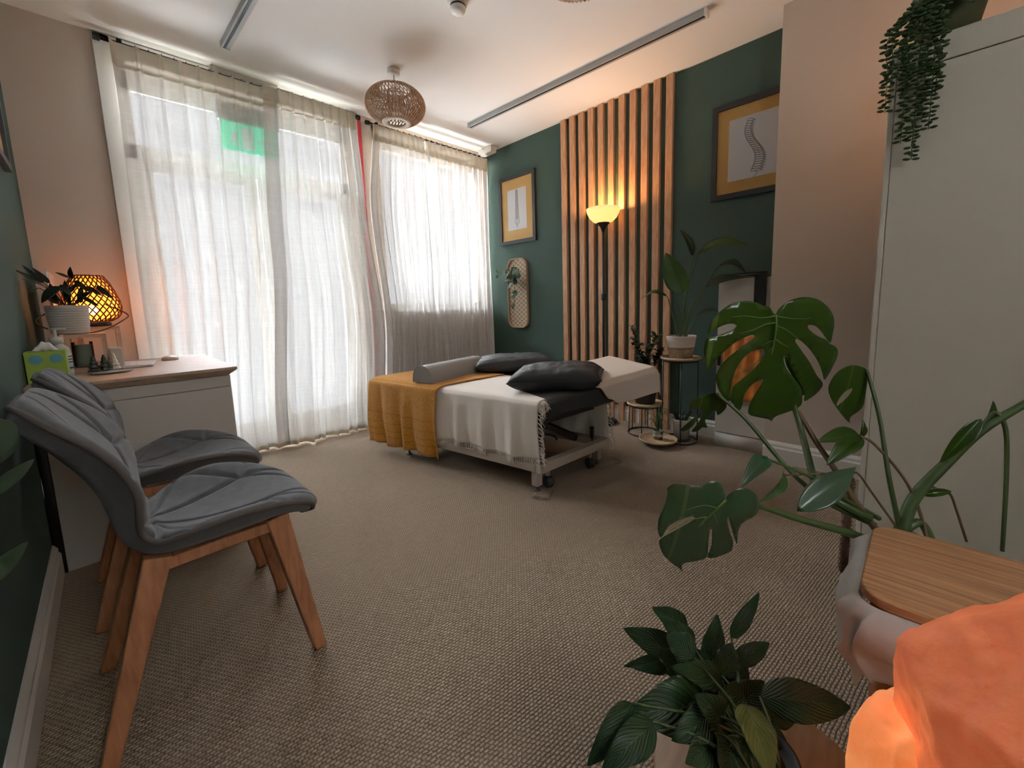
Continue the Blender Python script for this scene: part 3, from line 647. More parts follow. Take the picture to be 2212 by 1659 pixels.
def drape(name, label, cat, m, v0, v1, ul, zl, ur, zr, top, amp, seed, folds, th, flare=.03, out=0):
    """cloth across the table: hangs down the left side to zl, over the top, down the right side to zr"""
    wdt = .57; r = .045
    prof = [(-.012-flare-out, zl), (-.018-flare*.6-out, zl+(top-zl)*.35), (-.014-out, top-r*1.2), (-.004-out*.5, top-r*.4), (r*.6, top-.002), (.12, top), (.3, top+.002), (ur-.05 if zr is None else wdt-r*.6, top)]
    if zr is None: prof.append((ur, top-.001))
    else: prof += [(wdt+.006, top-r*.5), (wdt+.016, top-r*1.4), (wdt+.03, zr+(top-zr)*.4), (wdt+.03, zr)]
    pp = spline([V((a, 0, z)) for a, z in prof], 7); n = len(pp)-1
    def f(a, c):
        p = pp[min(n, int(round(a*n)))]; v = v0+(v1-v0)*c
        hang = max(0, (top-.03-p.z)/(top-zl)) if p.z < top-.03 else 0
        q = math.sin(c*folds*2*PI+seed+1.2*math.sin(c*5+seed))+.5*math.sin(c*folds*3.7*PI+seed*2)
        dx = amp*hang*q*(-1 if p.x < .2 else 1) + .004*noise.noise(V((p.x*9, v*9, p.z*9+seed)))*(1 if hang else .6)
        zz = p.z+(.006*math.sin(c*9+seed) if hang > .8 else 0)
        return BP(p.x+dx, v+.012*math.sin(p.z*11+seed)*hang, zz)
    b = bm_(); sheet(b, f, n, 70)
    return obj(name, b, m, None, solid=th, off=1), f, n
o, f, n = drape('cream_blanket', '', '', M_sheet, .0, .80, 0, .185, None, .13, .502, .014, 2.0, 4.2, .004, .012)
bl = thing('fringed_blanket', 'cream fringed blanket draped across the treatment table under the mustard towel', 'blanket', BP(.3,.4,.5))
o.name = 'blanket_cloth'; o.parent = bl; o.matrix_parent_inverse = bl.matrix_world.inverted()
b = bm_(); rnd.seed(5)
for i in range(150):
    c = i/149*.97; p = f(0, c)
    q = [p, p+V((rnd.uniform(-.004,.0), rnd.uniform(-.005,.005), -.018)), p+V((rnd.uniform(-.010,.002), rnd.uniform(-.009,.009), -.036))]
    tube(b, q, [.0022,.002,.001], 4)
obj('hem_fringe', b, M_sheet, bl)
b = bm_()
for i in range(85):
    a = i/84*.42; p = f(a, 0)
    q = [p, p+V((rnd.uniform(-.004,.012), rnd.uniform(-.03,-.012), rnd.uniform(-.02,-.006))), p+V((rnd.uniform(-.01,.02), rnd.uniform(-.04,-.015), rnd.uniform(-.055,-.03)))]
    tube(b, spline(q, 3), .0019, 4)
obj('end_fringe', b, M_sheet, bl)
b = bm_()
for i in range(40):
    a = .74+i/39*.26; p = f(a, 0)
    q = [p, p+V((rnd.uniform(-.004,.012), rnd.uniform(-.03,-.012), rnd.uniform(-.02,-.006))), p+V((rnd.uniform(-.0,.02), rnd.uniform(-.04,-.015), rnd.uniform(-.055,-.03)))]
    tube(b, spline(q, 3), .0019, 4)
obj('far_fringe', b, M_sheet, bl)
o, f2, n2 = drape('mustard_towel', '', '', M_mustard, .745, 1.44, 0, .055, .53, None, .511, .019, 4.4, 3.6, .007, .012, .022)
tw = thing('mustard_towel', 'mustard yellow towel hanging over the foot end of the treatment table', 'towel', BP(.3,1.1,.5))
o.name = 'towel_cloth'; o.parent = tw; o.matrix_parent_inverse = tw.matrix_world.inverted()
b = bm_()
for a in (.045,.085,.125,.155):
    tube(b, [f2(a, c/60)+V((-.0065,-.004,0)) for c in range(61)], .0022, 5)
obj('woven_band', b, mat('mustard_band', (.42,.18,.02), .9), tw)
# cream towel over the head pad
def ht(a, c):
    # a: 0 front hem -> 1 back ; c: along
    s0 = [.60,.42,.30,.16,.05][min(4, int(a*4.999))]; k = a*4; i = min(3, int(k)); ss = [.60,.45,.31,.15,.04]; s0 = ss[i]+(ss[i+1]-ss[i])*(k-i)
    s = s0+(1.015-s0)*c
    zt = .512+.082*s+.012; zb = .388+.066*s+.005
    prof = [(-.045, zb-.01), (-.045, zb+.03), (-.03, zt-.03), (.02, zt-.004), (.25, zt+.004), (.6, zt+.016), (.93, zt+.028), (1.0, zt+.012)]
    kk = a*(len(prof)-1); j = min(len(prof)-2, int(kk)); fr = kk-j; fr = fr*fr*(3-2*fr)
    w_ = prof[j][0]+(prof[j+1][0]-prof[j][0])*fr; z = prof[j][1]+(prof[j+1][1]-prof[j][1])*fr
    return HP(s, w_, z)+V((0,0,.003*noise.noise(V((s*6, w_*5, 3)))-(.025 if c > .96 else 0)*(c-.96)/.04))
b = bm_(); sheet(b, ht, 44, 44); tag(obj('cream_towel', b, M_towelw, solid=.004, off=1), 'plain cream towel over the raised right part of the treatment table', 'towel')

def pillow(name, label, c, ex, ey, hx, hy, hz, seed, cat='pillow', tilt=(0,0,1)):
    """soft pillow: ex, ey horizontal axes"""
    ex, ey = V(ex).normalized(), V(ey).normalized(); ez = ex.cross(ey).normalized()
    if ez.z < 0: ez = -ez
    t = thing(name, label, cat, V(c)-V((0,0,hz)))
    def surf(sg):
        def f(u, v):
            a, d = u*2-1, v*2-1
            k = max(0, (1-abs(a)**4))**.5*max(0, (1-abs(d)**4))**.5
            pin = 1-.05*(1-abs(a)**2)*abs(d)**3
            pin2 = 1-.04*(1-abs(d)**2)*abs(a)**3
            wr = .010*noise.noise(V((a*1.6+seed, d*5.5, seed)))+.006*noise.noise(V((a*9+seed, d*3, seed*2)))
            z = sg*hz*k+wr*k*(1 if sg > 0 else .2)
            if sg < 0: z = max(z, -hz*.85)
            return V(c)+ex*(a*hx*pin2)+ey*(d*hy*pin)+ez*z
        return f
    b = bm_(); sheet(b, surf(1), 40, 32); sheet(b, surf(-1), 40, 32); bmesh.ops.remove_doubles(b, verts=b.verts, dist=1e-4)
    obj('pillow_case', b, M_vinyl, t)
    b = bm_(); e = []
    for k in range(41): e.append(surf(1)(k/40, 0))
    tube(b, e, .0025, 5); e = [surf(1)(1, k/32) for k in range(33)]; tube(b, e, .0025, 5)
    obj('piping', b, M_vinyl, t)
pillow('black_pillow', 'black pillow lying near the middle of the table, overlapping the blanket edge', (1.835,1.515,.580), (.36,-.60,.03), (.60,.36,.02), .265, .175, .074, 2.3)
pillow('black_pillow', 'black pillow at the far side of the table beside the grey bolster', (2.18,2.23,.565), (.62,-.50,.0), (.5,.62,0), .30, .20, .062, 7.7)
# half round bolster
t = thing('knee_bolster', 'grey half round bolster across the mustard towel', 'bolster', (1.70,2.34,.52))
b = bm_(); p0, p1 = V((1.415,2.30,.519)), V((1.985,2.43,.517)); dd = (p1-p0).normalized(); sd = V((-dd.y, dd.x, 0))
rings = []
N_ = 20
for k in range(15):
    a = k/14; c = p0.lerp(p1, a); sc = 1 if 0 < k < 14 else .96
    rings.append([b.verts.new(c+sd*(.088*sc*math.cos(PI*j/N_))+V((0,0,.112*sc*math.sin(PI*j/N_)**.8))) for j in range(N_+1)])
for r0, r1 in zip(rings, rings[1:]):
    for j in range(N_): b.faces.new((r0[j], r0[j+1], r1[j+1], r1[j]))
    b.faces.new((r0[0], r1[0], r1[N_], r0[N_]))
b.faces.new(rings[0]); b.faces.new(rings[-1][::-1]); obj('cover', b, M_bolster, t, smooth='auto')
for c, k in ((p0, -1), (p1, 1)):
    b = bm_(); tube(b, [c+dd*k*.001+sd*(.086*math.cos(PI*j/24))+V((0,0,.110*math.sin(PI*j/24)**.8)) for j in range(25)], .002, 6); obj('piping', b, M_bolster, t)
# small mats under the table feet
for k, (c, rz, lb) in enumerate((((1.57,1.40),.5,'small frayed mat under the near foot of the treatment table'), ((2.12,1.37),-.3,'small frayed mat under the right foot of the treatment table'))):
    b = bm_(); sheet(b, lambda u, v: V((c[0]+math.cos(rz)*(u-.5)*.15-math.sin(rz)*(v-.5)*.09, c[1]+math.sin(rz)*(u-.5)*.15+math.cos(rz)*(v-.5)*.09, .0035+.001*math.sin(u*9))), 12, 8)
    for i in range(30):
        for e in (-.5, .5):
            y = (i/29-.5)*.09; x = e*.15; q = lambda x, y: V((c[0]+math.cos(rz)*x-math.sin(rz)*y, c[1]+math.sin(rz)*x+math.cos(rz)*y, .004))
            tube(b, [q(x, y), q(x+e*rnd.uniform(.02,.05), y+rnd.uniform(-.008,.008))], .0012, 4)
    tag(obj('floor_protector', b, mat('jute', (.22,.17,.125), .95), solid=.003), lb, 'mat')

# ---------------------------------------------------------------- desk
DZ = .75
t = thing('desk', 'white desk with a wood top standing against the left wall by the curtain', 'desk', (.1, 2.9, 0))
b = bm_(); x0, x1, y0, y1 = -.233, .425, 2.325, 3.27
vs = [b.verts.new(p) for p in ((x0,y0+.03,DZ-.04),(x1-.035,y0+.03,DZ-.04),(x1-.035,y1,DZ-.04),(x0,y1,DZ-.04),(x0,y0,DZ),(x1,y0,DZ),(x1,y1,DZ),(x0,y1,DZ),(x0,y0,DZ-.012),(x1,y0,DZ-.012),(x1,y1,DZ-.012),(x0,y1,DZ-.012))]
for f in ((3,2,1,0),(4,5,6,7),(0,1,9,8),(8,9,5,4),(1,2,10,9),(9,10,6,5),(2,3,11,10),(10,11,7,6),(3,0,8,11),(11,8,4,7)): b.faces.new([vs[i] for i in f])
obj('desktop', b, M_desk, t, smooth=False)
b = bm_(); box(b, (-.205,2.36,0), (.40,2.385,.655)); obj('end_panel', b, M_white_lam, t, bevel=.002)
b = bm_(); box(b, (-.205,2.36,.657), (.40,2.385,DZ-.041)); obj('top_rail', b, M_white_lam, t, bevel=.002)
b = bm_(); box(b, (-.233,2.36,0), (-.207,3.25,DZ-.041)); obj('black_sheet', b, M_blackpl, t, label='black upright sheet against the wall')  # upright black sheet filling the gap between desk and wall
b = bm_(); box(b, (-.205,3.225,0), (.40,3.25,DZ-.041)); obj('end_panel', b, M_white_lam, t, bevel=.002)
b = bm_(); box(b, (-.205,2.385,.60), (-.18,3.225,DZ-.041)); obj('modesty_rail', b, M_white_lam, t)

# things on the desk
M_dot = mat('blue_print', (.10,.32,.36), .6)
t = thing('tissue_box', 'lime green tissue box with blue dots on the desk corner', 'tissue box', (-.15,2.52,DZ))
TX0, TX1, TY0, TY1, TZ = -.232, -.122, 2.47, 2.58, .124
b = bm_(); box(b, (TX0,TY0,DZ), (TX1,TY1,DZ+TZ)); M_tis = mat('lime_card', (.27,.39,.045), .6); obj('carton', b, M_tis, t, bevel=.002)
for cx_, cz_ in ((.27,.75),(.76,.75),(.27,.22),(.76,.22)):
    b = bm_(); n = 28; c = V((TX0+(TX1-TX0)*cx_, TY0-.0006, DZ+TZ*cz_)); b.faces.new([b.verts.new(c+V((.018*math.cos(2*PI*k/n),0,.0185*math.sin(2*PI*k/n)))) for k in range(n)])
    obj('blue_dot', b, M_dot, t, smooth=False, solid=.0005)
b = bm_(); rnd.seed(2); sheet(b, lambda u, v: V((-.177+(u-.5)*.07, 2.525+(v-.5)*.05*(1-.3*u), DZ+TZ+.001+.035*math.sin(PI*u)*math.sin(PI*v)**.6+.004*math.sin(u*20)*math.sin(PI*u))), 16, 10); obj('tissue', b, mat('tissue_white', (.8,.8,.8), .9), t, solid=.001)
sx, sy = -.155, 2.70
t = thing('sanitiser_bottle', 'white pump bottle of sanitiser behind the tissue box', 'bottle', (sx,sy,DZ))
b = bm_(); lathe(b, [(0,0),(.036,.0),(.038,.006),(.038,.105),(.034,.122),(.020,.138),(.016,.142),(.016,.146),(0,.146)], (sx,sy,DZ), 36, sx=1.05, sy=.8); obj('bottle_body', b, mat('hdpe_white', (.55,.55,.50), .4), t)
b = bm_(); lathe(b, [(.021,.143),(.021,.168),(.015,.172),(.006,.174),(.006,.200),(.009,.202),(.009,.210),(0,.212)], (sx,sy,DZ), 24); beam(b, (sx-.015,sy,DZ+.207), (sx+.035,sy-.01,DZ+.206), .012, .008); obj('pump', b, mat('pump_white', (.62,.62,.58), .4), t)
b = bm_(); n = 14
for k in range(n):
    a0, a1 = -.9+1.5*k/n, -.9+1.5*(k+1)/n
    b.faces.new([b.verts.new((sx+.0405*math.cos(a), sy+.0312*math.sin(a), DZ+z)) for a, z in ((a0,.012),(a1,.012),(a1,.10),(a0,.10))])
obj('printed_label', b, mat('label_white', (.7,.7,.72), .5), t)
b = bm_()
for z, w_ in ((.085,.2),(.072,.3),(.060,.3)):
    tube(b, [(sx+.0412*math.cos(a), sy+.0318*math.sin(a), DZ+z) for a in [-.5+w_*(k-4)/3 for k in range(9)]], .0022, 4)
obj('label_text', b, mat('label_ink', (.04,.05,.09), .5), t)
b = bm_(); tube(b, [(sx+.0412*math.cos(a), sy+.0318*math.sin(a), DZ+.034) for a in [-.75+.12*k for k in range(9)]], .004, 8); obj('label_stripe', b, mat('label_blue', (.03,.16,.45), .5), t)
def cube_shelf(name, label, x0, x1, y0, y1, z0, z1, th):
    b = bm_()
    for a, c in (((x0,y0,z0),(x1,y1,z0+th)),((x0,y0,z1-th),(x1,y1,z1)),((x0,y0,z0+th),(x0+th,y1,z1-th)),((x1-th,y0,z0+th),(x1,y1,z1-th))): box(b, a, c)
    return tag(obj(name, b, mat('cube_wood', (.58,.36,.24), .6, var=.12, vscale=30), smooth=False), label, 'shelf cube')
cube_shelf('wooden_cube', 'smaller open wooden cube on the desk holding the green candle', -.135, .002, 2.78, 2.93, DZ+.001, DZ+.176, .018)
cube_shelf('wooden_cube', 'taller open wooden cube on the desk under the glowing lamp', -.10, .058, 3.02, 3.18, DZ+.001, DZ+.205, .018)
px, py, pz = -.112, 2.855, DZ+.1775
t = thing('potted_plant', 'dark leafed plant in a ribbed white pot on the smaller wooden cube', 'plant', (px,py,pz))
b = bm_(); prof = [(0,0),(.055,0),(.062,.006)]
for k in range(44): prof.append((.0625+.008*math.sin(k/44*1.6)+.0012*math.cos(k*2*PI/4), .008+k*.0028))
prof += [(.068,.133),(.062,.133),(.060,.115),(0,.115)]
lathe(b, prof, (px,py,pz), 48); obj('pot', b, mat('ribbed_ceramic', (.50,.47,.42), .6), t)
b = bm_(); lathe(b, [(.06,.116),(.03,.122),(0,.124)], (px,py,pz), 24); obj('soil', b, M_soil, t)
rnd.seed(11)
for q, e, w_ in (((-0.174, 2.800, 1.153), (-0.240, 2.740, 1.212), .022),((-0.166, 2.800, 1.159), (-0.216, 2.740, 1.232), .020),((-0.149, 2.800, 1.159), (-0.192, 2.760, 1.225), .022),((-0.162, 2.800, 1.143), (-0.224, 2.740, 1.172), .018),
                 ((-0.184, 2.820, 1.140), (-0.211, 2.760, 1.117), .030),((-0.123, 2.820, 1.149), (-0.182, 2.780, 1.071), .05),((-0.081, 2.840, 1.184), (-0.079, 2.820, 1.238), .024),((-0.088, 2.840, 1.188), (-0.131, 2.840, 1.212), .014),
                 ((-0.074, 2.800, 1.175), (-0.026, 2.780, 1.118), .024),((-0.039, 2.780, 1.147), (0.011, 2.740, 1.099), .022),((-0.005, 2.780, 1.150), (0.049, 2.740, 1.081), .026),((-0.120, 2.820, 1.155), (-0.089, 2.800, 1.102), .03),
                 ((-0.112, 2.840, 1.103), (-0.061, 2.840, 1.163), .03),((-0.079, 2.820, 1.070), (-0.020, 2.800, 1.127), .028),((-0.143, 2.840, 1.082), (-0.150, 2.820, 1.161), .03),((-0.060, 2.800, 1.102), (-0.005, 2.760, 1.052), .02),
                 ((-0.101, 2.840, 1.071), (-0.105, 2.860, 1.179), .03),((-0.133, 2.850, 1.072), (-0.175, 2.830, 1.103), .03),((-0.065, 2.850, 1.071), (-0.051, 2.860, 1.158), .028)):
    lf = leaf(t, M_dark, q, e, w_, up=(-.3,-.8,.5), bow=.08, fold=.1, shape=.8, nu=10, nv=6)
    stem(t, [(px+rnd.uniform(-.03,.03), py+rnd.uniform(-.02,.02), pz+.115), (V(q)+V((px,py,pz+.12)))/2+V((0,0,.01)), q], .0022, .0015, M_dark)
# rattan lantern lamp
lx, ly, lz = -.062, 3.09, DZ+.2065
t = thing('lantern_lamp', 'glowing woven rattan lantern lamp on the taller wooden cube', 'lamp', (lx,ly,lz))
b = bm_(); lathe(b, [(0,0),(.062,0),(.064,.012),(.060,.024),(0,.026)], (lx+.03,ly,lz), 32); obj('base', b, M_black, t)
cx_ = lx+.03
def lr(z): # radius of the lantern body at height 0..1
    return .066+.048*math.sin(PI*min(1, z*1.02)**.62)*(1-.22*z) - (.010*max(0, z-.85)/.15)
b = bm_(); n = 26; HL = .235
for i in range(n):
    for s_ in (1, -1):
        tube(b, [(cx_+lr(k/16)*math.cos(2*PI*i/n+s_*1.5*k/16), ly+lr(k/16)*math.sin(2*PI*i/n+s_*1.5*k/16), lz+.026+HL*k/16) for k in range(17)], .0032, 5)
obj('woven_shade', b, mat('lit_rattan', (.20,.07,.02), .8), t)
b = bm_()
for z in (0, .985): tube(b, [(cx_+lr(z)*math.cos(2*PI*k/40), ly+lr(z)*math.sin(2*PI*k/40), lz+.026+HL*z) for k in range(40)], .0035, 6, closed=True)
obj('hoops', b, mat('hoop_brown', (.12,.06,.03), .6), t)
M_diff = bpy.data.materials.new('warm_liner'); M_diff.use_nodes = True; nt = M_diff.node_tree
nt.nodes.clear(); o_ = nt.nodes.new('ShaderNodeOutputMaterial'); tr = nt.nodes.new('ShaderNodeBsdfTransparent'); tl = nt.nodes.new('ShaderNodeBsdfTranslucent'); tl.inputs[0].default_value = (1,.45,.12,1); tr.inputs[0].default_value = (1,.75,.45,1)
ms = nt.nodes.new('ShaderNodeMixShader'); ms.inputs[0].default_value = .35; nt.links.new(tl.outputs[0], ms.inputs[1]); nt.links.new(tr.outputs[0], ms.inputs[2]); nt.links.new(ms.outputs[0], o_.inputs[0])
b = bm_(); lathe(b, [(lr(k/12)*.93, .03+HL*.97*k/12) for k in range(13)], (cx_,ly,lz), 32, cap=False); obj('liner', b, M_diff, t)
b = bm_(); lathe(b, [(0,0),(.014,.003),(.022,.02),(.014,.042),(0,.048)], (cx_,ly,lz+.06), 20); obj('bulb', b, mat('lantern_bulb', (1,.8,.5), .3, emis=(1,.6,.25), estr=25), t)
lamp('lantern_light', (cx_, ly, lz+.13), (1,.45,.14), 1.9, .03)
b = bm_(); hd = spline([(cx_-.13,ly-.10,lz+.09),(cx_-.19,ly-.14,lz+.03),(cx_-.09,ly-.16,lz-.03),(cx_+.02,ly-.16,lz-.02),(cx_+.11,ly-.10,lz+.03),(cx_+.125,ly-.04,lz+.06),(cx_+.05,ly-.10,lz+.11)], 8); tube(b, hd, .0035, 6); obj('strap_handle', b, mat('leather_strap', (.07,.03,.02), .6), t)
# computer screen seen edge on
t = thing('computer_screen', 'thin grey computer screen seen edge on behind the potted plant', 'monitor', (-.18,3.2,DZ))
b = bm_(); beam(b, (-.165,3.02,DZ+.30), (-.165,3.34,DZ+.30), .012, .36, up=(0,0,1)); obj('screen', b, mat('aluminium', (.45,.46,.47), .35, .6), t, bevel=.003)
b = bm_(); beam(b, (-.19,3.18,DZ+.12), (-.13,3.18,DZ+.002), .10, .006); obj('stand', b, mat('aluminium_foot', (.45,.46,.47), .35, .6), t)
# candle, trees, dish, box
t = thing('green_candle', 'pale green pillar candle in a glass inside the smaller wooden cube', 'candle', (-.082,2.83,DZ+.02))
b = bm_(); lathe(b, [(0,0),(.033,0),(.034,.004),(.034,.105),(0,.106)], (-.082,2.83,DZ+.0205), 32); obj('wax', b, mat('green_wax', (.20,.24,.17), .5), t)
b = bm_(); lathe(b, [(.0352,0),(.0352,.118)], (-.082,2.83,DZ+.0205), 32, cap=False); obj('glass_jar', b, M_glass, t)
def tree(label, x, y, m, h):
    t = thing('tree_figurine', label, 'figurine', (x,y,DZ), 0, 'small tree figurines on the desk')
    b = bm_(); prof = [(0,0),(.008,0),(.008,.010)]
    for k in range(4):
        z = .008+k*h*.2; r = .024*(1-k*.2)
        prof += [(r, z), (r*1.02, z+.004), (r*.55, z+h*.2)]
    prof += [(.004, h*.96), (0, h)]
    lathe(b, prof, (x,y,DZ+.001), 7); obj('tree_body', b, m, t, smooth=False)
    b = bm_(); lathe(b, [(0,0),(.012,0),(.012,.003),(0,.003)], (x,y,DZ), 16); obj('foot', b, m, t)
M_tg = mat('dark_glaze', (.025,.035,.03), .3); M_tw = mat('cream_glaze', (.62,.56,.46), .4)
tree('dark green tree figurine, left of the three on the desk', -.052, 2.66, M_tg, .082)
tree('dark green tree figurine between the other dark tree and the cream one', -.018, 2.68, M_tg, .082)
tree('cream tree figurine at the right end of the trio on the desk', .014, 2.70, M_tw, .085)
b = bm_(); lathe(b, [(0,0),(.045,0),(.066,.006),(.067,.009),(.045,.005),(0,.004)], (.005,2.60,DZ+.0005), 40, sx=1, sy=.6); tag(obj('oval_dish', b, mat('grey_dish', (.32,.29,.25), .5)), 'flat grey dish on the desk in front of the tree figurines', 'dish')
b = bm_(); box(b, (.003,2.76,DZ+.0005), (.052,2.80,DZ+.105)); tag(obj('white_box', b, mat('cream_card', (.55,.48,.40), .6), bevel=.006), 'upright cream box on the desk right of the smaller wooden cube', 'box')
t = thing('keyboard', 'slim white computer keyboard on the desk', 'keyboard', (.12,2.83,DZ), -.1)
b = bm_(); vs = [b.verts.new(p) for p in ((.040,2.74,DZ+.001),(.155,2.76,DZ+.001),(.185,3.03,DZ+.001),(.065,3.03,DZ+.001),(.040,2.74,DZ+.014),(.155,2.76,DZ+.007),(.185,3.03,DZ+.007),(.065,3.03,DZ+.014))]
for f in ((3,2,1,0),(4,5,6,7),(0,1,5,4),(1,2,6,5),(2,3,7,6),(3,0,4,7)): b.faces.new([vs[i] for i in f])
kb = obj('case', b, mat('keyboard_white', (.62,.60,.58), .4), t, bevel=.002)
b = bm_()
for i in range(4):
    for j in range(11):
        p0_ = V((.046+.026*i, 2.752+.0245*j, DZ+.0135-.0016*i)); box(b, p0_+V((0,0,0)), p0_+V((.022,.021,.002)))
o = obj('keys', b, mat('key_white', (.68,.66,.64), .5), t, smooth=False); o['kind'] = 'stuff'
b = bm_(); lathe(b, [(0,.024),(.018,.023),(.032,.017),(.038,.006),(.037,0),(0,0)], (.245,3.06,DZ+.0005), 32, sx=1, sy=1.75); tag(obj('computer_mouse', b, mat('mouse_white', (.60,.57,.55), .3)), 'low white computer mouse at the back of the desk by the curtain', 'mouse')

# ---------------------------------------------------------------- chairs
def make_chair(label):
    t = thing('quilted_chair', label, 'chair', (0,0,0), 0, 'grey quilted chairs along the left wall')
    cen = [(.398,.376),(.394,.402),(.375,.428),(.335,.443),(.28,.444),(.22,.436),(.15,.432),(.08,.435),(.03,.448),(.0,.485),(-.012,.54),(-.026,.60),(-.05,.66),(-.082,.718),(-.112,.77),(-.138,.808),(-.156,.820)]
    hw =  [.06,.115,.155,.190,.218,.232,.225,.195,.160,.150,.180,.215,.232,.228,.205,.155,.09]
    ed =  [-.01,-.005,.004,.020,.045,.065,.065,.045,.02,.012,.022,.038,.045,.040,.022,.008,.0]
    cs = spline([V((x,0,z)) for x, z in cen], 6); hs = spline([V((h,0,0)) for h in hw], 6); es = spline([V((h,0,0)) for h in ed], 6); n = len(cs)-1
    seams = []
    def tan(i): 
        d = cs[min(n, i+1)]-cs[max(0, i-1)]; d.normalize(); return V((-d.z, 0, d.x))*-1 if False else V((d.z, 0, -d.x))
    def surf(off, quilt):
        def f(u, v):
            i = min(n, int(round(u*n))); tt = (v-.5)*2
            nn = tan(i); nn = nn if (nn.z > 0 or nn.x > 0) else -nn
            p = cs[i]+V((0, hs[i].x*math.sin(tt*PI/2)**1 if False else hs[i].x*tt, 0))
            p = p+nn*(es[i].x*abs(tt)**2.2)
            e = (1-abs(tt)**12)**.6*(min(1, u/.02))**.5*(min(1, (1-u)/.02))**.5
            if quilt:
                q = 1.0; su = u; 
                def seam(dist): return 1-math.exp(-(dist/.012)**2)
                at = abs(tt)
                q *= seam(abs(su-.52)*1.2)                         # fold between seat and back
                for (ua, ta, ub, tb) in ((.52,.12,.27,.55),(.27,.55,.24,1.0),(.27,.55,.05,.35),(.27,.55,.40,1.0),(.52,.12,.42,1.0),(.27,.55,.10,.85),
                                         (.52,.12,.74,.50),(.74,.50,.72,1.0),(.74,.50,.96,.30),(.52,.12,.60,1.0),(.74,.50,.90,.75),(.52,0,.03,0) if False else (.52,.12,.52,1)):
                    A, B, Pq = V((ua*1.2, ta*.25)), V((ub*1.2, tb*.25)), V((su*1.2, at*.25)); AB = B-A; h_ = max(0, min(1, (Pq-A).dot(AB)/max(1e-9, AB.length_squared)))
                    q *= seam((Pq-(A+AB*h_)).length*1.6)
                return p+nn*(off*e*(.40+.60*q)+.001)
            return p-nn*(off*e)
        return f
    b = bm_(); nu, nv = n*2, 64
    cs2 = cs; 
    # resample finer so that the seams read
    cs = spline([V((x,0,z)) for x, z in cen], 10); hs = spline([V((h,0,0)) for h in hw], 10); es = spline([V((h,0,0)) for h in ed], 10); n = len(cs)-1
    sheet(b, surf(.022, True), n, 96); obj('seat_cushion', b, M_grey, t)
    b = bm_(); sheet(b, surf(.034, False), n, 24); obj('shell', b, mat('chair_shell_fabric', (.05,.044,.041), .95, bump=.3, bscale=700, sheen=.2), t)
    b = bm_(); f = surf(.0, False); ring = [f(k/60, 0) for k in range(61)]+[f(1-k/60, 1) for k in range(61)]; tube(b, ring, .007, 6, closed=True); obj('piping', b, mat('chair_piping', (.10,.085,.075), .9), t)
    for x0_, x1_ in ((.285,.352),(.03,-.098)):
        for s_ in (-1, 1):
            b = bm_(); beam(b, (x0_, s_*.130, .425), (x1_, s_*.185, .0), .062, .055, .036, .032, up=(1,0,0)); obj('leg', b, M_leg, t, bevel=.004)
    b = bm_(); beam(b, (.29,-.135,.398), (.29,.135,.398), .028, .036); obj('front_rail', b, M_leg, t, bevel=.003)
    b = bm_(); beam(b, (.03,-.135,.398), (.03,.135,.398), .028, .036); obj('rear_rail', b, M_leg, t, bevel=.003)
    for s_ in (-1, 1):
        b = bm_(); beam(b, (.03,s_*.135,.40), (.29,s_*.135,.40), .024, .030); obj('side_rail', b, M_leg, t, bevel=.003)
    return t
ch = make_chair('grey quilted chair with beech legs nearest to the camera')
ch.matrix_world = Matrix.Translation((0, 1.42, 0))
dup(ch, Matrix.Translation((-.012, 2.005, 0)), 'grey quilted chair with beech legs next to the desk, behind the near one')

# picture on the left wall
t = thing('framed_picture', 'dark framed picture on the left wall, cut off by the photo edge', 'picture', (XL, 3.0, 1.66))
b = bm_(); x = XL+.001; y0, y1, z0, z1, fr = 2.42, 2.95, 1.655, 2.33, .03
for a, c in (((x,y0,z0),(x+.022,y1,z0+fr)),((x,y0,z1-fr),(x+.022,y1,z1)),((x,y0,z0+fr),(x+.022,y0+fr,z1-fr)),((x,y1-fr,z0+fr),(x+.022,y1,z1-fr))): box(b, a, c)
obj('frame', b, mat('picture_frame_dark', (.022,.022,.026), .4), t, smooth=False)
b = bm_(); box(b, (x+.002,y0+fr,z0+fr),(x+.009,y1-fr,z1-fr)); mo = obj('mount', b, M_mount, t, smooth=False)
b = bm_(); box(b, (x+.009,y0+.11,z0+.11),(x+.0105,y1-.11,z1-.11)); obj('paper', b, M_paper, mo, smooth=False)

# ---------------------------------------------------------------- plants by the green wall
def disc(b, c, r, h=.012, lip=.006):
    lathe(b, [(0,0),(r*.93,0),(r,h*.5),(r,h+lip),(r*.96,h+lip),(r*.94,h),(0,h)], c, 40)
t = thing('plant_stand', 'tall black wire plant stand with a round wooden tray top', 'plant stand', (2.80,1.20,0))
b = bm_(); disc(b, (2.83,1.207,.590), .135); obj('tray_top', b, M_tray, t)
b = bm_(); tube(b, [(2.83+.115*math.cos(2*PI*k/32), 1.207+.115*math.sin(2*PI*k/32), .58) for k in range(32)], .006, 6, closed=True); obj('top_ring', b, M_black, t)
for a in (.5, 2.1, 3.6, 5.2):
    b = bm_(); tube(b, [(2.83+.115*math.cos(a), 1.207+.115*math.sin(a), .58), (2.83+.12*math.cos(a), 1.207+.12*math.sin(a), 0)], .0045, 6); obj('leg', b, M_black, t)
b = bm_(); tube(b, [(2.83+.12*math.cos(2*PI*k/32), 1.207+.12*math.sin(2*PI*k/32), .006) for k in range(32)], .005, 6, closed=True); obj('foot_ring', b, M_black, t)
t = thing('bird_of_paradise_plant', 'tall bird of paradise plant in a white and jute rope basket', 'plant', (2.80,1.20,.602))
pz = .6025
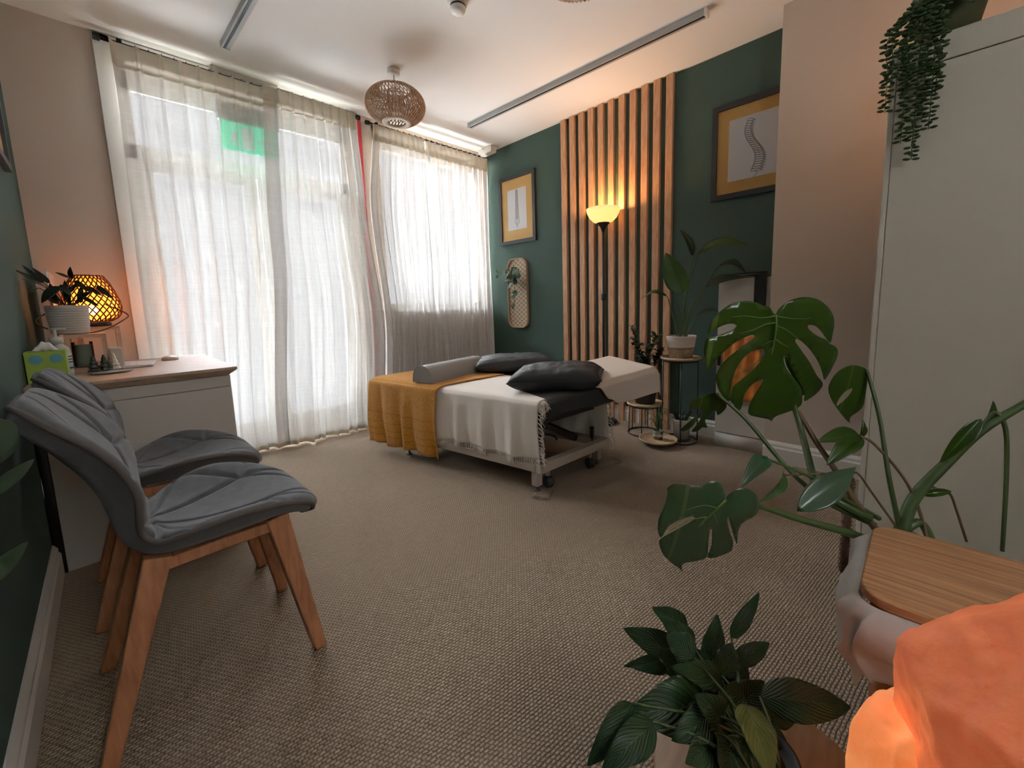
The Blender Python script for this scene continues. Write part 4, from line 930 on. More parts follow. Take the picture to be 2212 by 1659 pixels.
def rope(b, prof_r, z0, z1, n, c):
    p = []
    for k in range(n*4+1):
        a = k/(n*4); z = z0+(z1-z0)*a; p.append((prof_r(z)+.0022*abs(math.sin(PI*k/4)), z))
    lathe(b, [(0, z0)]+p if z0 < .001 else p, c, 40, cap=False)
pr = lambda z: .076+.022*z/.15
b = bm_(); rope(b, pr, 0, .075, 7, (2.83,1.207,pz)); obj('jute_band', b, mat('jute_rope', (.26,.17,.10), .95, bump=.8, bscale=150, var=.3, vscale=60), t)
b = bm_(); rope(b, pr, .075, .155, 9, (2.83,1.207,pz)); obj('white_band', b, mat('cotton_rope', (.58,.50,.43), .9), t)
b = bm_(); lathe(b, [(.092,.135),(0,.137)], (2.83,1.207,pz), 24); obj('soil', b, M_soil, t)
root = V((2.83,1.207,pz+.12))
def strel(bs, tp, w_, m, via=None, up=(-.6,-.5,.6), bow=.06, r=.006, **k):
    bs, tp = V(bs), V(tp)
    pts = [root+V((rnd.uniform(-.03,.03), rnd.uniform(-.03,.03), 0))]+([V(via)] if via else [])+[bs]
    if len(pts) == 2: pts.insert(1, (pts[0]+pts[1])/2+V((0,0,.02)))
    stem(t, pts, r, .003, M_stem); return leaf(t, m, bs, tp, w_, up=up, bow=bow, fold=.2, shape=.75, **k)
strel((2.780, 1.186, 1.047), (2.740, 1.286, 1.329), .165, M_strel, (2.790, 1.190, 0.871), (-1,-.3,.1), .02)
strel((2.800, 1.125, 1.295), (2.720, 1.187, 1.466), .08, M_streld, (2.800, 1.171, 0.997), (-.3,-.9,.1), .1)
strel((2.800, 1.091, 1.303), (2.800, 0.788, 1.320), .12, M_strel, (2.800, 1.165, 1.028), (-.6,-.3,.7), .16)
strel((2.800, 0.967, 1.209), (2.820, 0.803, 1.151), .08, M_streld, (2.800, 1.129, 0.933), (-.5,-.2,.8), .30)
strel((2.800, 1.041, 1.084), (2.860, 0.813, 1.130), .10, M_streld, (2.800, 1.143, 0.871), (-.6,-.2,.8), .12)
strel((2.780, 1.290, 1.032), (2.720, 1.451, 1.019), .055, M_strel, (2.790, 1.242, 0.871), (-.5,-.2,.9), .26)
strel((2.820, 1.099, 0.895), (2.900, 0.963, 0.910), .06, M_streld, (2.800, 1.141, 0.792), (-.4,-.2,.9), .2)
strel((2.800, 1.215, 0.941), (2.800, 1.222, 0.966), .012, M_strel)
t = thing('plant_stand', 'low black wire plant stand with a wooden top and round foot ring', 'plant stand', (2.78,1.56,0))
SX, SY = 2.83, 1.475
b = bm_(); disc(b, (SX,SY,.225), .135); obj('tray_top', b, M_tray, t)
b = bm_(); tube(b, [(SX+.12*math.cos(2*PI*k/32), SY+.12*math.sin(2*PI*k/32), .218) for k in range(32)], .005, 6, closed=True); obj('top_ring', b, M_black, t)
for k in range(6):
    a = 2*PI*k/6+.3
    b = bm_(); tube(b, [(SX+.12*math.cos(a), SY+.12*math.sin(a), .218), (SX+.125*math.cos(a), SY+.125*math.sin(a), .006)], .004, 6); obj('leg', b, M_black, t)
b = bm_(); tube(b, [(SX+.125*math.cos(2*PI*k/32), SY+.125*math.sin(2*PI*k/32), .006) for k in range(32)], .005, 6, closed=True); obj('foot_ring', b, M_black, t)
t = thing('potted_plant', 'dark bushy plant in a charcoal pot on the low stand behind the table', 'plant', (SX,SY,.2375))
b = bm_(); lathe(b, [(0,0),(.072,0),(.092,.15),(.096,.155),(.088,.155),(.085,.14),(0,.14)], (SX,SY,.2378), 32); obj('pot', b, M_potd, t)
rnd.seed(21)
for i in range(5):
    bs = V((SX+rnd.uniform(-.03,.03), SY+rnd.uniform(-.03,.03), .37)); a = 2*PI*i/5+.7; hh = (.33,.44,.22,.38,.26)[i]
    tp = bs+V((.09*math.cos(a)-.03, .13*math.sin(a), hh)); pts = spline([bs, (bs+tp)/2+V((0,0,.05)), tp], 8); b = bm_(); tube(b, pts, rad(.004,.002,len(pts)), 6); obj('stem', b, M_stemd, t)
    b = bm_(); uv = None
    for j in range(2, len(pts)):
        for s_ in range(3):
            d = V((rnd.uniform(-1,1), rnd.uniform(-1,1), rnd.uniform(-.1,.7))).normalized(); Lf = rnd.uniform(.045,.075); sd_ = d.cross(V((0,0,1))).normalized(); p = pts[j]
            sheet(b, lambda u, v: p+d*u*Lf+sd_*((v-.5)*Lf*.5*math.sin(PI*min(.999, u*.95+.03)))+V((0,0,.012*math.sin(PI*u))), 5, 2)
    obj('foliage', b, M_streld if i % 2 else M_dark, t)
t = thing('plant_tray', 'round wooden tray on small feet on the floor by the low stand', 'tray', (2.79,1.37,0))
TXc, TYc = 2.66, 1.285
b = bm_(); disc(b, (TXc,TYc,.028), .13, .008, .006); obj('tray', b, M_tray, t)
for a in (.6, 2.7, 4.8):
    b = bm_(); tube(b, [(TXc+.08*math.cos(a), TYc+.08*math.sin(a), .03), (TXc+.085*math.cos(a), TYc+.085*math.sin(a), 0)], .003, 6); obj('foot', b, M_black, t)
t = thing('spider_plant', 'tiny grassy plant in a striped glass pot on the wooden floor tray', 'plant', (TXc,TYc,.0365))
b = bm_(); lathe(b, [(0,0),(.030,0),(.034,.06),(.031,.06),(.028,.005),(0,.005)], (TXc,TYc,.0368), 28); obj('pot', b, mat('grey_green_glass', (.16,.17,.13), .2), t)
b = bm_(); lathe(b, [(.0335,.022),(.0345,.04)], (TXc,TYc,.0368), 28, cap=False); obj('stripe', b, mat('pale_stripe', (.4,.38,.3), .5), t)
b = bm_(); rnd.seed(4)
for i in range(34):
    a = rnd.uniform(0, 2*PI); rr_ = rnd.uniform(.03,.13); hh = rnd.uniform(.06,.17); c = V((TXc,TYc,.09))
    pts = spline([c, c+V((rr_*.4*math.cos(a), rr_*.4*math.sin(a), hh)), c+V((rr_*math.cos(a), rr_*math.sin(a), hh*rnd.uniform(.3,1)))], 5); tube(b, pts, rad(.002,.0006,len(pts)), 4)
obj('foliage', b, mat('grass_green', (.06,.11,.03), .5), t)
t = thing('snake_plant', 'small snake plant in a white pot on a black saucer by the tall stand', 'plant', (2.93,1.20,0))
SXc, SYc = 2.85, 1.20
b = bm_(); lathe(b, [(0,0),(.062,0),(.066,.012),(.058,.012),(0,.008)], (SXc,SYc,.0005), 32); obj('saucer', b, M_potd, t)
b = bm_(); lathe(b, [(0,0),(.050,0),(.066,.14),(.068,.145),(.062,.145),(.060,.125),(0,.125)], (SXc,SYc,.013), 32); obj('pot', b, M_potw, t)
b = bm_(); lathe(b, [(.059,.126),(0,.13)], (SXc,SYc,.013), 24); obj('soil', b, M_soil, t)
for k in range(7):
    a = 2*PI*k/7; c = V((SXc+.02*math.cos(a), SYc+.02*math.sin(a), .14)); leaf(t, M_streld, c, c+V((.055*math.cos(a), .055*math.sin(a), .07+.02*(k % 3))), .026, up=(math.cos(a+1.5), math.sin(a+1.5), .2), bow=.1, shape=.7, name='leaf')

# slim white drawer cabinet with hanger, bag and fitting
t = thing('drawer_cabinet', 'slim white drawer cabinet between the plants and the beige pillar', 'cabinet', (2.97,.83,0))
b = bm_(); box(b, (2.895,.669,0), (3.019,.985,1.13)); obj('carcass', b, M_white_lam, t, bevel=.002)
for z0, z1 in ((.10,.66),(.665,1.125)):
    b = bm_(); box(b, (2.880,.672,z0), (2.894,.982,z1)); d_ = obj('drawer_front', b, M_white_lam, t, bevel=.002)
    b = bm_(); box(b, (2.860,.955,z1-.10 if z1 < .7 else .69), (2.880,.972,z1-.02 if z1 < .7 else .70)); obj('handle', b, M_black, d_, bevel=.002)
b = bm_(); box(b, (2.884,.672,.0), (2.894,.982,.095)); obj('plinth', b, M_white_lam, t)
t = thing('hanger_bar', 'black over door hanger bar on top of the slim white cabinet', 'hanger', (2.86,.74,1.15))
b = bm_(); box(b, (2.852,.70,.90), (2.872,.765,1.165)); obj('upright', b, M_black, t, bevel=.003)
b = bm_(); box(b, (2.852,.765,1.155), (2.878,.88,1.163)); box(b, (2.872,.70,1.133), (2.96,.765,1.14)); obj('hook_arm', b, M_black, t, bevel=.001)
b = bm_(); tube(b, [(2.84,.74,1.145), (2.84,.80,1.145)], .008, 8); obj('knob', b, M_black, t)
b = bm_()
sheet(b, lambda u, v: V((2.858-.010*math.sin(PI*u)-.006*math.sin(u*20+v*3), .93-.22*u, .78-.42*v-.02*math.sin(u*3)))+V((0,0,0)), 24, 24)
tag(obj('amber_cloth_bag', b, mat('amber_fabric', (.60,.20,.03), .6, var=.5, vscale=14, emis=None), solid=.012), 'amber orange cloth hanging on the front of the slim white cabinet', 'cloth')

# ---------------------------------------------------------------- tall cabinet on the right with trailing plant
KX, KY, KZ = 1.84, .128, 1.765
t = thing('tall_cabinet', 'tall cream cabinet filling the right edge of the photo', 'cabinet', (KX+.3,-.3,0))
b = bm_(); box(b, (KX+.018,-1.1,0), (KX+.60,KY-.018,KZ)); obj('carcass', b, M_cab, t, bevel=.002)
b = bm_(); box(b, (KX,KY-.016,0), (KX+.60,KY,KZ)); obj('side_panel', b, M_cab, t, bevel=.003)
b = bm_(); box(b, (KX,-1.1,.02), (KX+.017,KY-.017,1.685)); obj('door', b, M_cab, t, bevel=.002)
b = bm_(); box(b, (KX,-1.1,1.688), (KX+.017,KY-.017,KZ)); obj('top_fascia', b, M_cab, t, bevel=.002)
t = thing('trailing_plant', 'beaded trailing plant spilling over the top of the tall cabinet', 'plant', (1.98,.02,KZ))
b = bm_(); lathe(b, [(0,0),(.065,0),(.085,.10),(.087,.105),(.078,.105),(.075,.09),(0,.09)], (1.93,.01,KZ+.001), 32); obj('pot', b, mat('olive_planter', (.05,.055,.02), .6), t)
rnd.seed(9)
def strand(p_end, y0, ztop):
    x, y, z = p_end; pts = spline([(1.93,.01+y0*.3,KZ+.10),(1.86,.02+y0,KZ+.125),(x,y,KZ+.02),(x,y,(KZ+z)/2),(x,y,z)], 8)
    pts = [p for p in pts]; b = bm_(); tube(b, pts, .0013, 4)
    acc = 0; side = 0
    for a, c in zip(pts, pts[1:]):
        L_ = (c-a).length; k = 0
        while acc < L_:
            p = a.lerp(c, acc/L_); side += 1
            for s_ in (0, 1):
                an = side*1.9+s_*PI+rnd.uniform(-.4,.4); d = V((math.cos(an)*.8, math.sin(an), rnd.uniform(-.25,.25))).normalized()
                cc = p+d*.011; 
                m_ = Matrix.Translation(cc) @ d.to_track_quat('X', 'Z').to_matrix().to_4x4() @ Matrix.Diagonal((.0095,.0062,.0040,1))
                bmesh.ops.create_icosphere(b, subdivisions=2, radius=1, matrix=m_)
            acc += .0115
        acc -= L_
    obj('strand', b, M_bead, t)
for p in ((1.775, 0.130, 1.559), (1.800, 0.089, 1.465), (1.800, 0.062, 1.410), (1.800, 0.046, 1.519), (1.800, 0.021, 1.588), (1.790, 0.087, 1.609), (1.805, 0.029, 1.489) , (1.785, 0.121, 1.646)):
    strand(p, rnd.uniform(-.02,.05), 0)
t2 = t
for q, e, w_ in (((1.92,.0,1.87),(1.80,-.04,1.80),.08),((1.93,-.01,1.88),(1.82,.03,1.84),.09),((1.90,-.03,1.88),(1.80,-.07,1.815),.07),((1.9,.03,1.9),(1.83,.09,1.86),.08)):
    leaf(t, M_streld, q, e, w_, up=(-.5,0,.8), bow=.15, shape=.7)
# small warm lamp standing on the cabinet behind the plant
t = thing('table_lamp', 'small warm lamp on top of the tall cabinet behind the trailing plant', 'lamp', (2.3,-.05,KZ))
b = bm_(); lathe(b, [(0,0),(.05,0),(.05,.01),(.012,.02),(.01,.08),(0,.08)], (2.32,-.06,KZ+.001), 24); obj('base', b, M_black, t)
b = bm_(); lathe(b, [(0,0),(.03,.01),(.045,.05),(.03,.09),(0,.1)], (2.32,-.06,KZ+.08), 24); obj('globe', b, mat('warm_globe', (1,.8,.5), .4, emis=(1,.5,.2), estr=6), t)
lamp('cabinet_lamp_light', (2.32,-.06,KZ+.22), (1,.45,.18), 1.2, .04)

# ---------------------------------------------------------------- bin with wooden lid, moss pole, monstera
t = thing('waste_bin', 'square bamboo bin with a flat wooden lid and a plastic liner', 'bin', (1.0,-.15,0))
b = bm_()
lid = rrect(0,0,.15,.21,.045)  # reused as x,y outline
BX, BY, BZ = 1.0, -.16, .50
o1 = [b.verts.new((BX+a, BY+c, BZ)) for a, c in lid]; o2 = [b.verts.new((BX+a, BY+c, BZ-.018)) for a, c in lid]
b.faces.new(o1); b.faces.new(o2[::-1])
for i in range(len(lid)): b.faces.new((o1[i], o2[i], o2[(i+1) % len(lid)], o1[(i+1) % len(lid)]))
obj('lid', b, M_bamboo, t, bevel=.003)
b = bm_()
body = rrect(0,0,.138,.195,.03)
rings = [[b.verts.new((BX+a*k, BY+c*k, z)) for a, c in body] for z, k in ((0,.9),(.475,1.0),(.475,.92),(.01,.84))]
for r0, r1 in zip(rings, rings[1:]):
    for i in range(len(body)): b.faces.new((r0[i], r0[(i+1) % len(body)], r1[(i+1) % len(body)], r1[i]))
b.faces.new(rings[0][::-1]); b.faces.new(rings[3]); obj('bin_body', b, wood('bamboo_body', (.42,.20,.09), (.28,.12,.05), (14,14,.8), .5, 6), t, smooth='auto')
M_bag = mat('thin_plastic_film', (.75,.72,.70), .28, bump=.6, bscale=35, alpha=.72)
def bag(u, v):
    k = u*len(body); i = int(k) % len(body); fr_ = k-int(k); a = V(body[i]).lerp(V(body[(i+1) % len(body)]), fr_)
    an = u*2*PI
    out = 1.08+.12*math.sin(PI*v**.8)+.045*math.sin(an*5+2*math.sin(an*2)+v*2)*math.sin(PI*v)
    z = .482-.125*v-.035*v*math.sin(an*3+1.0)-.02*v*math.sin(an*7)
    p = V((BX+a.x*out, BY+a.y*out, z)); return p+V((noise.noise(p*32), noise.noise(p*32+V((5,5,5))), noise.noise(p*26)))*.014*math.sin(PI*v)
b = bm_(); sheet(b, bag, 150, 18); bmesh.ops.remove_doubles(b, verts=b.verts, dist=1e-5); obj('plastic_liner', b, M_bag, t, solid=.0006)

t = thing('moss_pole', 'upright brown coir pole at the edge of the tall cabinet', 'plant support', (1.80,.155,0))
b = bm_(); pp = [(1.795,.150,.002),(1.795,.150,.36)]
rnd.seed(6); tube(b, pp, .012, 12)
for i in range(700):
    z = rnd.uniform(.01,.355); a = rnd.uniform(0,2*PI); c = V((1.795+.012*math.cos(a), .150+.012*math.sin(a), z)); tube(b, [c, c+V((.006*math.cos(a+.5), .006*math.sin(a+.5), rnd.uniform(-.006,.006)))], .0007, 3)
obj('coir_wrap', b, mat('coir', (.10,.055,.035), 1), t)

t = thing('monstera_plant', 'large swiss cheese plant with split leaves spreading in front of the tall cabinet', 'plant', (1.46,-.05,0))
MP = V((1.48,-.08,0))
b = bm_(); lathe(b, [(0,0),(.11,0),(.14,.26),(.145,.27),(.13,.27),(.125,.24),(0,.24)], MP, 36); obj('pot', b, M_potw, t)
b = bm_(); lathe(b, [(.126,.24),(0,.25)], MP, 24); obj('soil', b, M_soil, t)
CR = (1.337, 0.007, 0.410)
stem(t, [MP+V((0,0,.24)), MP+V((-.03,.02,.33)), CR], .022, .016, M_stemd, 'trunk')
stem(t, [CR, (1.370, -0.012, 0.495), (1.404, -0.059, 0.582), (1.432, -0.114, 0.673), (1.458, -0.184, 0.751)], .016, .008, M_stem, 'stem')
stem(t, [(1.432, -0.114, 0.673), (1.441, -0.130, 0.716), (1.440, -0.144, 0.705), (1.442, -0.155, 0.657), (1.442, -0.163, 0.535), (1.451, -0.170, 0.382)], .005, .004, M_stem, 'aerial_root')
stem(t, [CR, (1.332, 0.037, 0.549), (1.358, 0.065, 0.692), (1.374, 0.097, 0.806)], .006, .004, M_stem, 'petiole')
stem(t, [(1.357, -0.048, 0.375), (1.375, -0.022, 0.466), (1.356, 0.012, 0.548), (1.329, 0.068, 0.626), (1.316, 0.099, 0.647)], .004, .003, M_stemd, 'petiole')
stem(t, [CR, (1.283, 0.067, 0.521), (1.267, 0.090, 0.561), (1.235, 0.109, 0.570), (1.123, 0.222, 0.569)], .003, .002, M_stemd, 'petiole')
stem(t, [CR, (1.243, 0.045, 0.413), (1.158, 0.095, 0.455), (1.059, 0.160, 0.500), (0.978, 0.220, 0.541), (0.913, 0.263, 0.573)], .012, .0045, M_stem, 'petiole')
stem(t, [(1.274, 0.043, 0.418), (1.243, 0.089, 0.498), (1.249, 0.138, 0.572), (1.307, 0.188, 0.618), (1.355, 0.237, 0.677)], .008, .006, M_stemd, 'petiole')
stem(t, [(1.201, 0.164, 0.520), (1.266, 0.195, 0.583), (1.327, 0.234, 0.670), (1.278, 0.265, 0.804), (1.193, 0.268, 0.946)], .010, .005, M_stem, 'petiole')
stem(t, [(1.250, 0.061, 0.463), (1.201, 0.164, 0.520)], .010, .009, M_stem, 'petiole')
stem(t, [(1.269, 0.053, 0.441), (1.212, 0.148, 0.496), (1.190, 0.226, 0.567), (1.161, 0.319, 0.685), (1.136, 0.385, 0.749)], .007, .004, M_stem, 'petiole')
stem(t, [(1.278, 0.046, 0.457), (1.228, 0.105, 0.504), (1.163, 0.182, 0.569), (1.100, 0.253, 0.611)], .006, .003, M_stem, 'petiole')
stem(t, [(1.405, -0.026, 0.530), (1.417, -0.056, 0.511), (1.434, -0.075, 0.501), (1.440, -0.088, 0.464), (1.464, -0.113, 0.377)], .003, .003, M_stemd, 'aerial_root')
stem(t, [CR, (1.376, -0.028, 0.432), (1.392, -0.058, 0.362)], .01, .01, M_stem, 'stem')
# the big split leaf
cut_leaf(t, M_mon, (1.1765,0.2662,0.9593), (0.7678,-0.6394,-0.0415), (0.0764,0.1557,-0.9848), [(0.0000,0.0000),(0.0076,-0.0155),(0.0298,-0.0350),(0.0645,-0.0438),(0.1027,-0.0398),(0.1362,-0.0229),(0.1613,0.0003),(0.1725,0.0260),(0.1763,0.0542),(0.1770,0.0746),(0.1630,0.0656),(0.1416,0.0463),(0.1182,0.0296),(0.0964,0.0266),(0.0958,0.0326),(0.1140,0.0464),(0.1384,0.0584),(0.1596,0.0657),(0.1755,0.0771),(0.1950,0.0849),(0.2084,0.0973),(0.2129,0.1183),(0.2094,0.1459),(0.2050,0.1674),(0.1984,0.1825),(0.1852,0.1629),(0.1587,0.1287),(0.1215,0.0933),(0.0877,0.0688),(0.0702,0.0628),(0.0711,0.0701),(0.0932,0.0912),(0.1326,0.1287),(0.1686,0.1672),(0.1948,0.1890),(0.1997,0.2044),(0.1885,0.2265),(0.1614,0.2472),(0.1523,0.2217),(0.1315,0.1951),(0.1059,0.1711),(0.0788,0.1391),(0.0600,0.1098),(0.0512,0.1086),(0.0525,0.1181),(0.0695,0.1454),(0.1053,0.1776),(0.1342,0.2061),(0.1488,0.2327),(0.1558,0.2606),(0.1293,0.2775),(0.0964,0.2906),(0.0859,0.2996),(0.0831,0.3110),(0.0723,0.3030),(0.0347,0.2941),(0.0059,0.2836),(-0.0003,0.2531),(0.0042,0.2223),(0.0145,0.1791),(0.0018,0.1799),(-0.0185,0.1961),(-0.0279,0.2241),(-0.0235,0.2572),(-0.0291,0.2727),(-0.0483,0.2524),(-0.0599,0.2413),(-0.0653,0.2129),(-0.0621,0.1914),(-0.0395,0.1661),(-0.0191,0.1409),(-0.0036,0.1098),(-0.0071,0.0935),(-0.0191,0.0902),(-0.0481,0.1017),(-0.0658,0.1283),(-0.0733,0.1617),(-0.0704,0.2042),(-0.0612,0.2391),(-0.0752,0.2354),(-0.1015,0.2082),(-0.1181,0.1740),(-0.1185,0.1531),(-0.1096,0.1283),(-0.0825,0.0956),(-0.0542,0.0713),(-0.0413,0.0573),(-0.0479,0.0514),(-0.0689,0.0594),(-0.0979,0.0795),(-0.1264,0.1151),(-0.1372,0.1364),(-0.1436,0.1522),(-0.1551,0.1282),(-0.1660,0.0997),(-0.1673,0.0797),(-0.1651,0.0638),(-0.1465,0.0590),(-0.1238,0.0498),(-0.1013,0.0399),(-0.0950,0.0300),(-0.1041,0.0250),(-0.1219,0.0267),(-0.1387,0.0343),(-0.1548,0.0461),(-0.1652,0.0559),(-0.1645,0.0364),(-0.1565,0.0131),(-0.1386,-0.0100),(-0.1139,-0.0273),(-0.0829,-0.0323),(-0.0540,-0.0281),(-0.0364,-0.0215),(-0.0193,-0.0171)],
    (), (.10,.14), ribs=())
lb = (1.1672,0.2641,0.9597), (0.7678,-0.6394,-0.0415), (0.0764,0.1557,-0.9848), [(0.0002,0.0008),(0.0076,0.0271),(0.0138,0.0625),(0.0215,0.1029),(0.0355,0.1567),(0.0539,0.2167),(0.0789,0.2971)], [(0.0008,0.0038),(-0.0338,0.0088),(-0.0749,0.0054),(-0.1061,0.0095)], [(0.0047,0.0212),(-0.0222,0.0253),(-0.0479,0.0392),(-0.0821,0.0512)], [(0.0139,0.0665),(-0.0035,0.0746),(-0.0179,0.0847)], [(0.0174,0.0826),(-0.0014,0.1233),(-0.0248,0.1523),(-0.0553,0.1900)], [(0.0264,0.1234),(0.0133,0.1524),(-0.0076,0.1946),(-0.0186,0.2465)], [(0.0017,0.0038),(0.0397,0.0093),(0.0855,0.0108),(0.1261,0.0065)], [(0.0068,0.0271),(0.0383,0.0386),(0.0814,0.0622),(0.1234,0.0782)], [(0.0146,0.0625),(0.0432,0.0785),(0.0765,0.0946),(0.1498,0.1488)], [(0.0227,0.1029),(0.0511,0.1317),(0.0963,0.1783),(0.1441,0.2309)]
def ribs_on(par, o, u, v, *rb):
    o, u, v = V(o), V(u), V(v); n = u.cross(v)
    for k, r in enumerate(rb):
        w0 = .33
        pts = [o+u*x+v*y-n*(-.35*x*x/w0-.45*y*y/w0+.002+.15*min(abs(x),.02)) for x, y in r]
        b = bm_(); pp = spline(pts, 4); tube(b, pp, rad(.0035 if k == 0 else .0014, .0006, len(pp)), 6); obj('midrib' if k == 0 else 'vein', b, M_rib, par)
big = [c for c in t.children if c.name.startswith('leaf')][-1]
ribs_on(big, *lb)
# lower left leaf
cut_leaf(t, M_monb, (0.8766,0.2730,0.5838), (0.7678,-0.6394,-0.0415), (0.1050,0.1894,-0.9763), [(0.0000,0.0000),(0.0046,-0.0114),(0.0201,-0.0255),(0.0410,-0.0257),(0.0659,-0.0090),(0.0810,0.0185),(0.0813,0.0458),(0.0586,0.0625),(0.0518,0.0751),(0.0513,0.0949),(0.0618,0.1332),(0.0471,0.1090),(0.0305,0.0768),(0.0152,0.0454),(0.0145,0.0537),(0.0295,0.0880),(0.0472,0.1206),(0.0553,0.1535),(0.0333,0.1713),(0.0057,0.1774),(0.0017,0.1326),(-0.0123,0.0813),(-0.0171,0.0811),(-0.0104,0.1202),(0.0033,0.1754),(-0.0184,0.1861),(-0.0419,0.1924),(-0.0487,0.2042),(-0.0393,0.2296),(-0.0531,0.2131),(-0.0792,0.1899),(-0.1031,0.1614),(-0.1197,0.1254),(-0.1185,0.1083),(-0.0982,0.0880),(-0.0740,0.0647),(-0.0577,0.0458),(-0.0664,0.0416),(-0.0900,0.0530),(-0.1101,0.0723),(-0.1190,0.1054),(-0.1305,0.0851),(-0.1341,0.0519),(-0.1285,0.0199),(-0.1257,-0.0115),(-0.1282,-0.0270),(-0.1145,-0.0393),(-0.0920,-0.0384),(-0.0641,-0.0338),(-0.0478,-0.0434),(-0.0302,-0.0464),(-0.0166,-0.0356),(-0.0044,-0.0144)],
    (), (.12,.14), ribs=())
lb = (0.8746,0.2724,0.5848), (0.7678,-0.6394,-0.0415), (0.1050,0.1894,-0.9763), [(0.0002,0.0011),(-0.0169,0.0195),(-0.0310,0.0431),(-0.0442,0.0728),(-0.0537,0.1117),(-0.0541,0.1641),(-0.0444,0.2194)], [(-0.0169,0.0195),(-0.0461,0.0129),(-0.0803,0.0273),(-0.1214,0.0578)], [(-0.0310,0.0431),(-0.0662,0.0551),(-0.0973,0.0923)], [(-0.0378,0.0565),(-0.0244,0.1019),(-0.0170,0.1665)], [(-0.0242,0.0299),(0.0038,0.0752),(0.0354,0.1342)], [(-0.0469,0.0838),(-0.0773,0.0990),(-0.1042,0.1375)]
ribs_on([c for c in t.children if c.name.startswith('leaf')][-1], *lb)
# leaf at the right with one hole
q = (1.3753,0.0958,0.8067), (0.7012,-0.7124,-0.0293), (0.0654,0.1052,-0.9923), [(0.0000,0.0000),(-0.0144,-0.0083),(-0.0355,-0.0144),(-0.0547,-0.0111),(-0.0720,0.0021),(-0.0840,0.0229),(-0.0874,0.0523),(-0.0730,0.0821),(-0.0519,0.1080),(-0.0264,0.1342),(0.0028,0.1572),(-0.0042,0.1386),(0.0154,0.1080),(0.0097,0.0608),(0.0020,0.0021)], [(-0.0537,0.1028),(-0.0548,0.0821),(-0.0451,0.0587),(-0.0301,0.0489),(-0.0302,0.0629),(-0.0402,0.0843)]
cut_leaf(t, M_mon, q[0], q[1], q[2], q[3], (q[4],), (.1,.1))
# ragged leaf low on the left, behind the long petiole
q = (1.1598,0.3881,0.7452), (0.7012,-0.7124,-0.0293), (0.2179,0.2532,-0.9426), [(0.0000,0.0000),(-0.0252,0.0000),(-0.0433,0.0148),(-0.0672,0.0223),(-0.0702,0.0476),(-0.0570,0.0538),(-0.0405,0.0502),(-0.0321,0.0605),(-0.0503,0.0892),(-0.0650,0.1158),(-0.0735,0.1419),(-0.0622,0.1430),(-0.0442,0.1212),(-0.0327,0.0682),(-0.0283,0.0579),(-0.0308,0.0998),(-0.0402,0.1419),(-0.0233,0.1375),(-0.0150,0.1239),(0.0010,0.1266),(-0.0067,0.1105),(-0.0144,0.0945),(-0.0100,0.0734),(0.0064,0.0589),(0.0162,0.0745),(0.0318,0.0476),(0.0218,0.0223)]
cut_leaf(t, M_mon, q[0], q[1], q[2], q[3], (), (.1,.1))
q = (1.2774,0.2585,0.8447), (0.7012,-0.7124,-0.0293), (0.0983,0.1373,-0.9856), [(-0.0041,-0.0000),(0.0198,0.0173),(0.0457,0.0436),(0.0678,0.0702),(0.0869,0.1062),(0.0851,0.1245),(0.0563,0.0972),(0.0274,0.0568),(0.0078,0.0304)]
cut_leaf(t, M_strel, q[0], q[1], q[2], q[3], (), (.1,.1))
leaf(t, M_monb, (1.253, 0.094, 0.585), (1.094, 0.183, 0.501), .075, up=(-.6,-.4,.6), bow=.04, fold=.3, shape=1.5)
leaf(t, M_monb, (1.098, 0.255, 0.611), (0.975, 0.272, 0.575), .045, up=(-.8,-.2,.4), bow=.15, fold=.6, shape=.8)
leaf(t, M_monb, (1.099, 0.252, 0.600), (1.077, 0.277, 0.618), .035, up=(-.8,-.6,.1), bow=.2, fold=.3, shape=.8)
leaf(t, M_strel, (1.125, 0.223, 0.582), (1.001, 0.240, 0.540), .03, up=(-.5,-.8,.2), bow=.15, fold=.5, shape=.9)
leaf(t, M_mon, (1.316, 0.098, 0.647), (1.215, 0.170, 0.640), .05, up=(-.5,-.4,.8), bow=.05, fold=.5, shape=.8)
leaf(t, M_mon, (1.316, 0.098, 0.645), (1.201, 0.147, 0.590), .05, up=(-.7,-.2,.5), bow=.1, fold=.5, shape=.8)
leaf(t, M_mon, (1.317, 0.096, 0.641), (1.326, 0.096, 0.688), .02, up=(-.7,-.7,.1), bow=.1, fold=.6, shape=.8)
leaf(t, M_strel, (1.478, -0.116, 0.680), (1.459, -0.129, 0.743), .025, up=(-.7,-.7,.1), bow=.1, fold=.4, shape=.9, name='leaf_sheath')
leaf(t, M_mon, (1.435, -0.112, 0.701), (1.396, -0.050, 0.588), .035, up=(-.7,-.2,.5), bow=.05, fold=.5, shape=.8, name='leaf_sheath')
leaf(t, M_mon, (1.397, -0.024, 0.496), (1.437, -0.077, 0.508), .022, up=(-.7,-.2,.5), bow=.15, fold=.5, shape=.8, name='leaf_sheath')

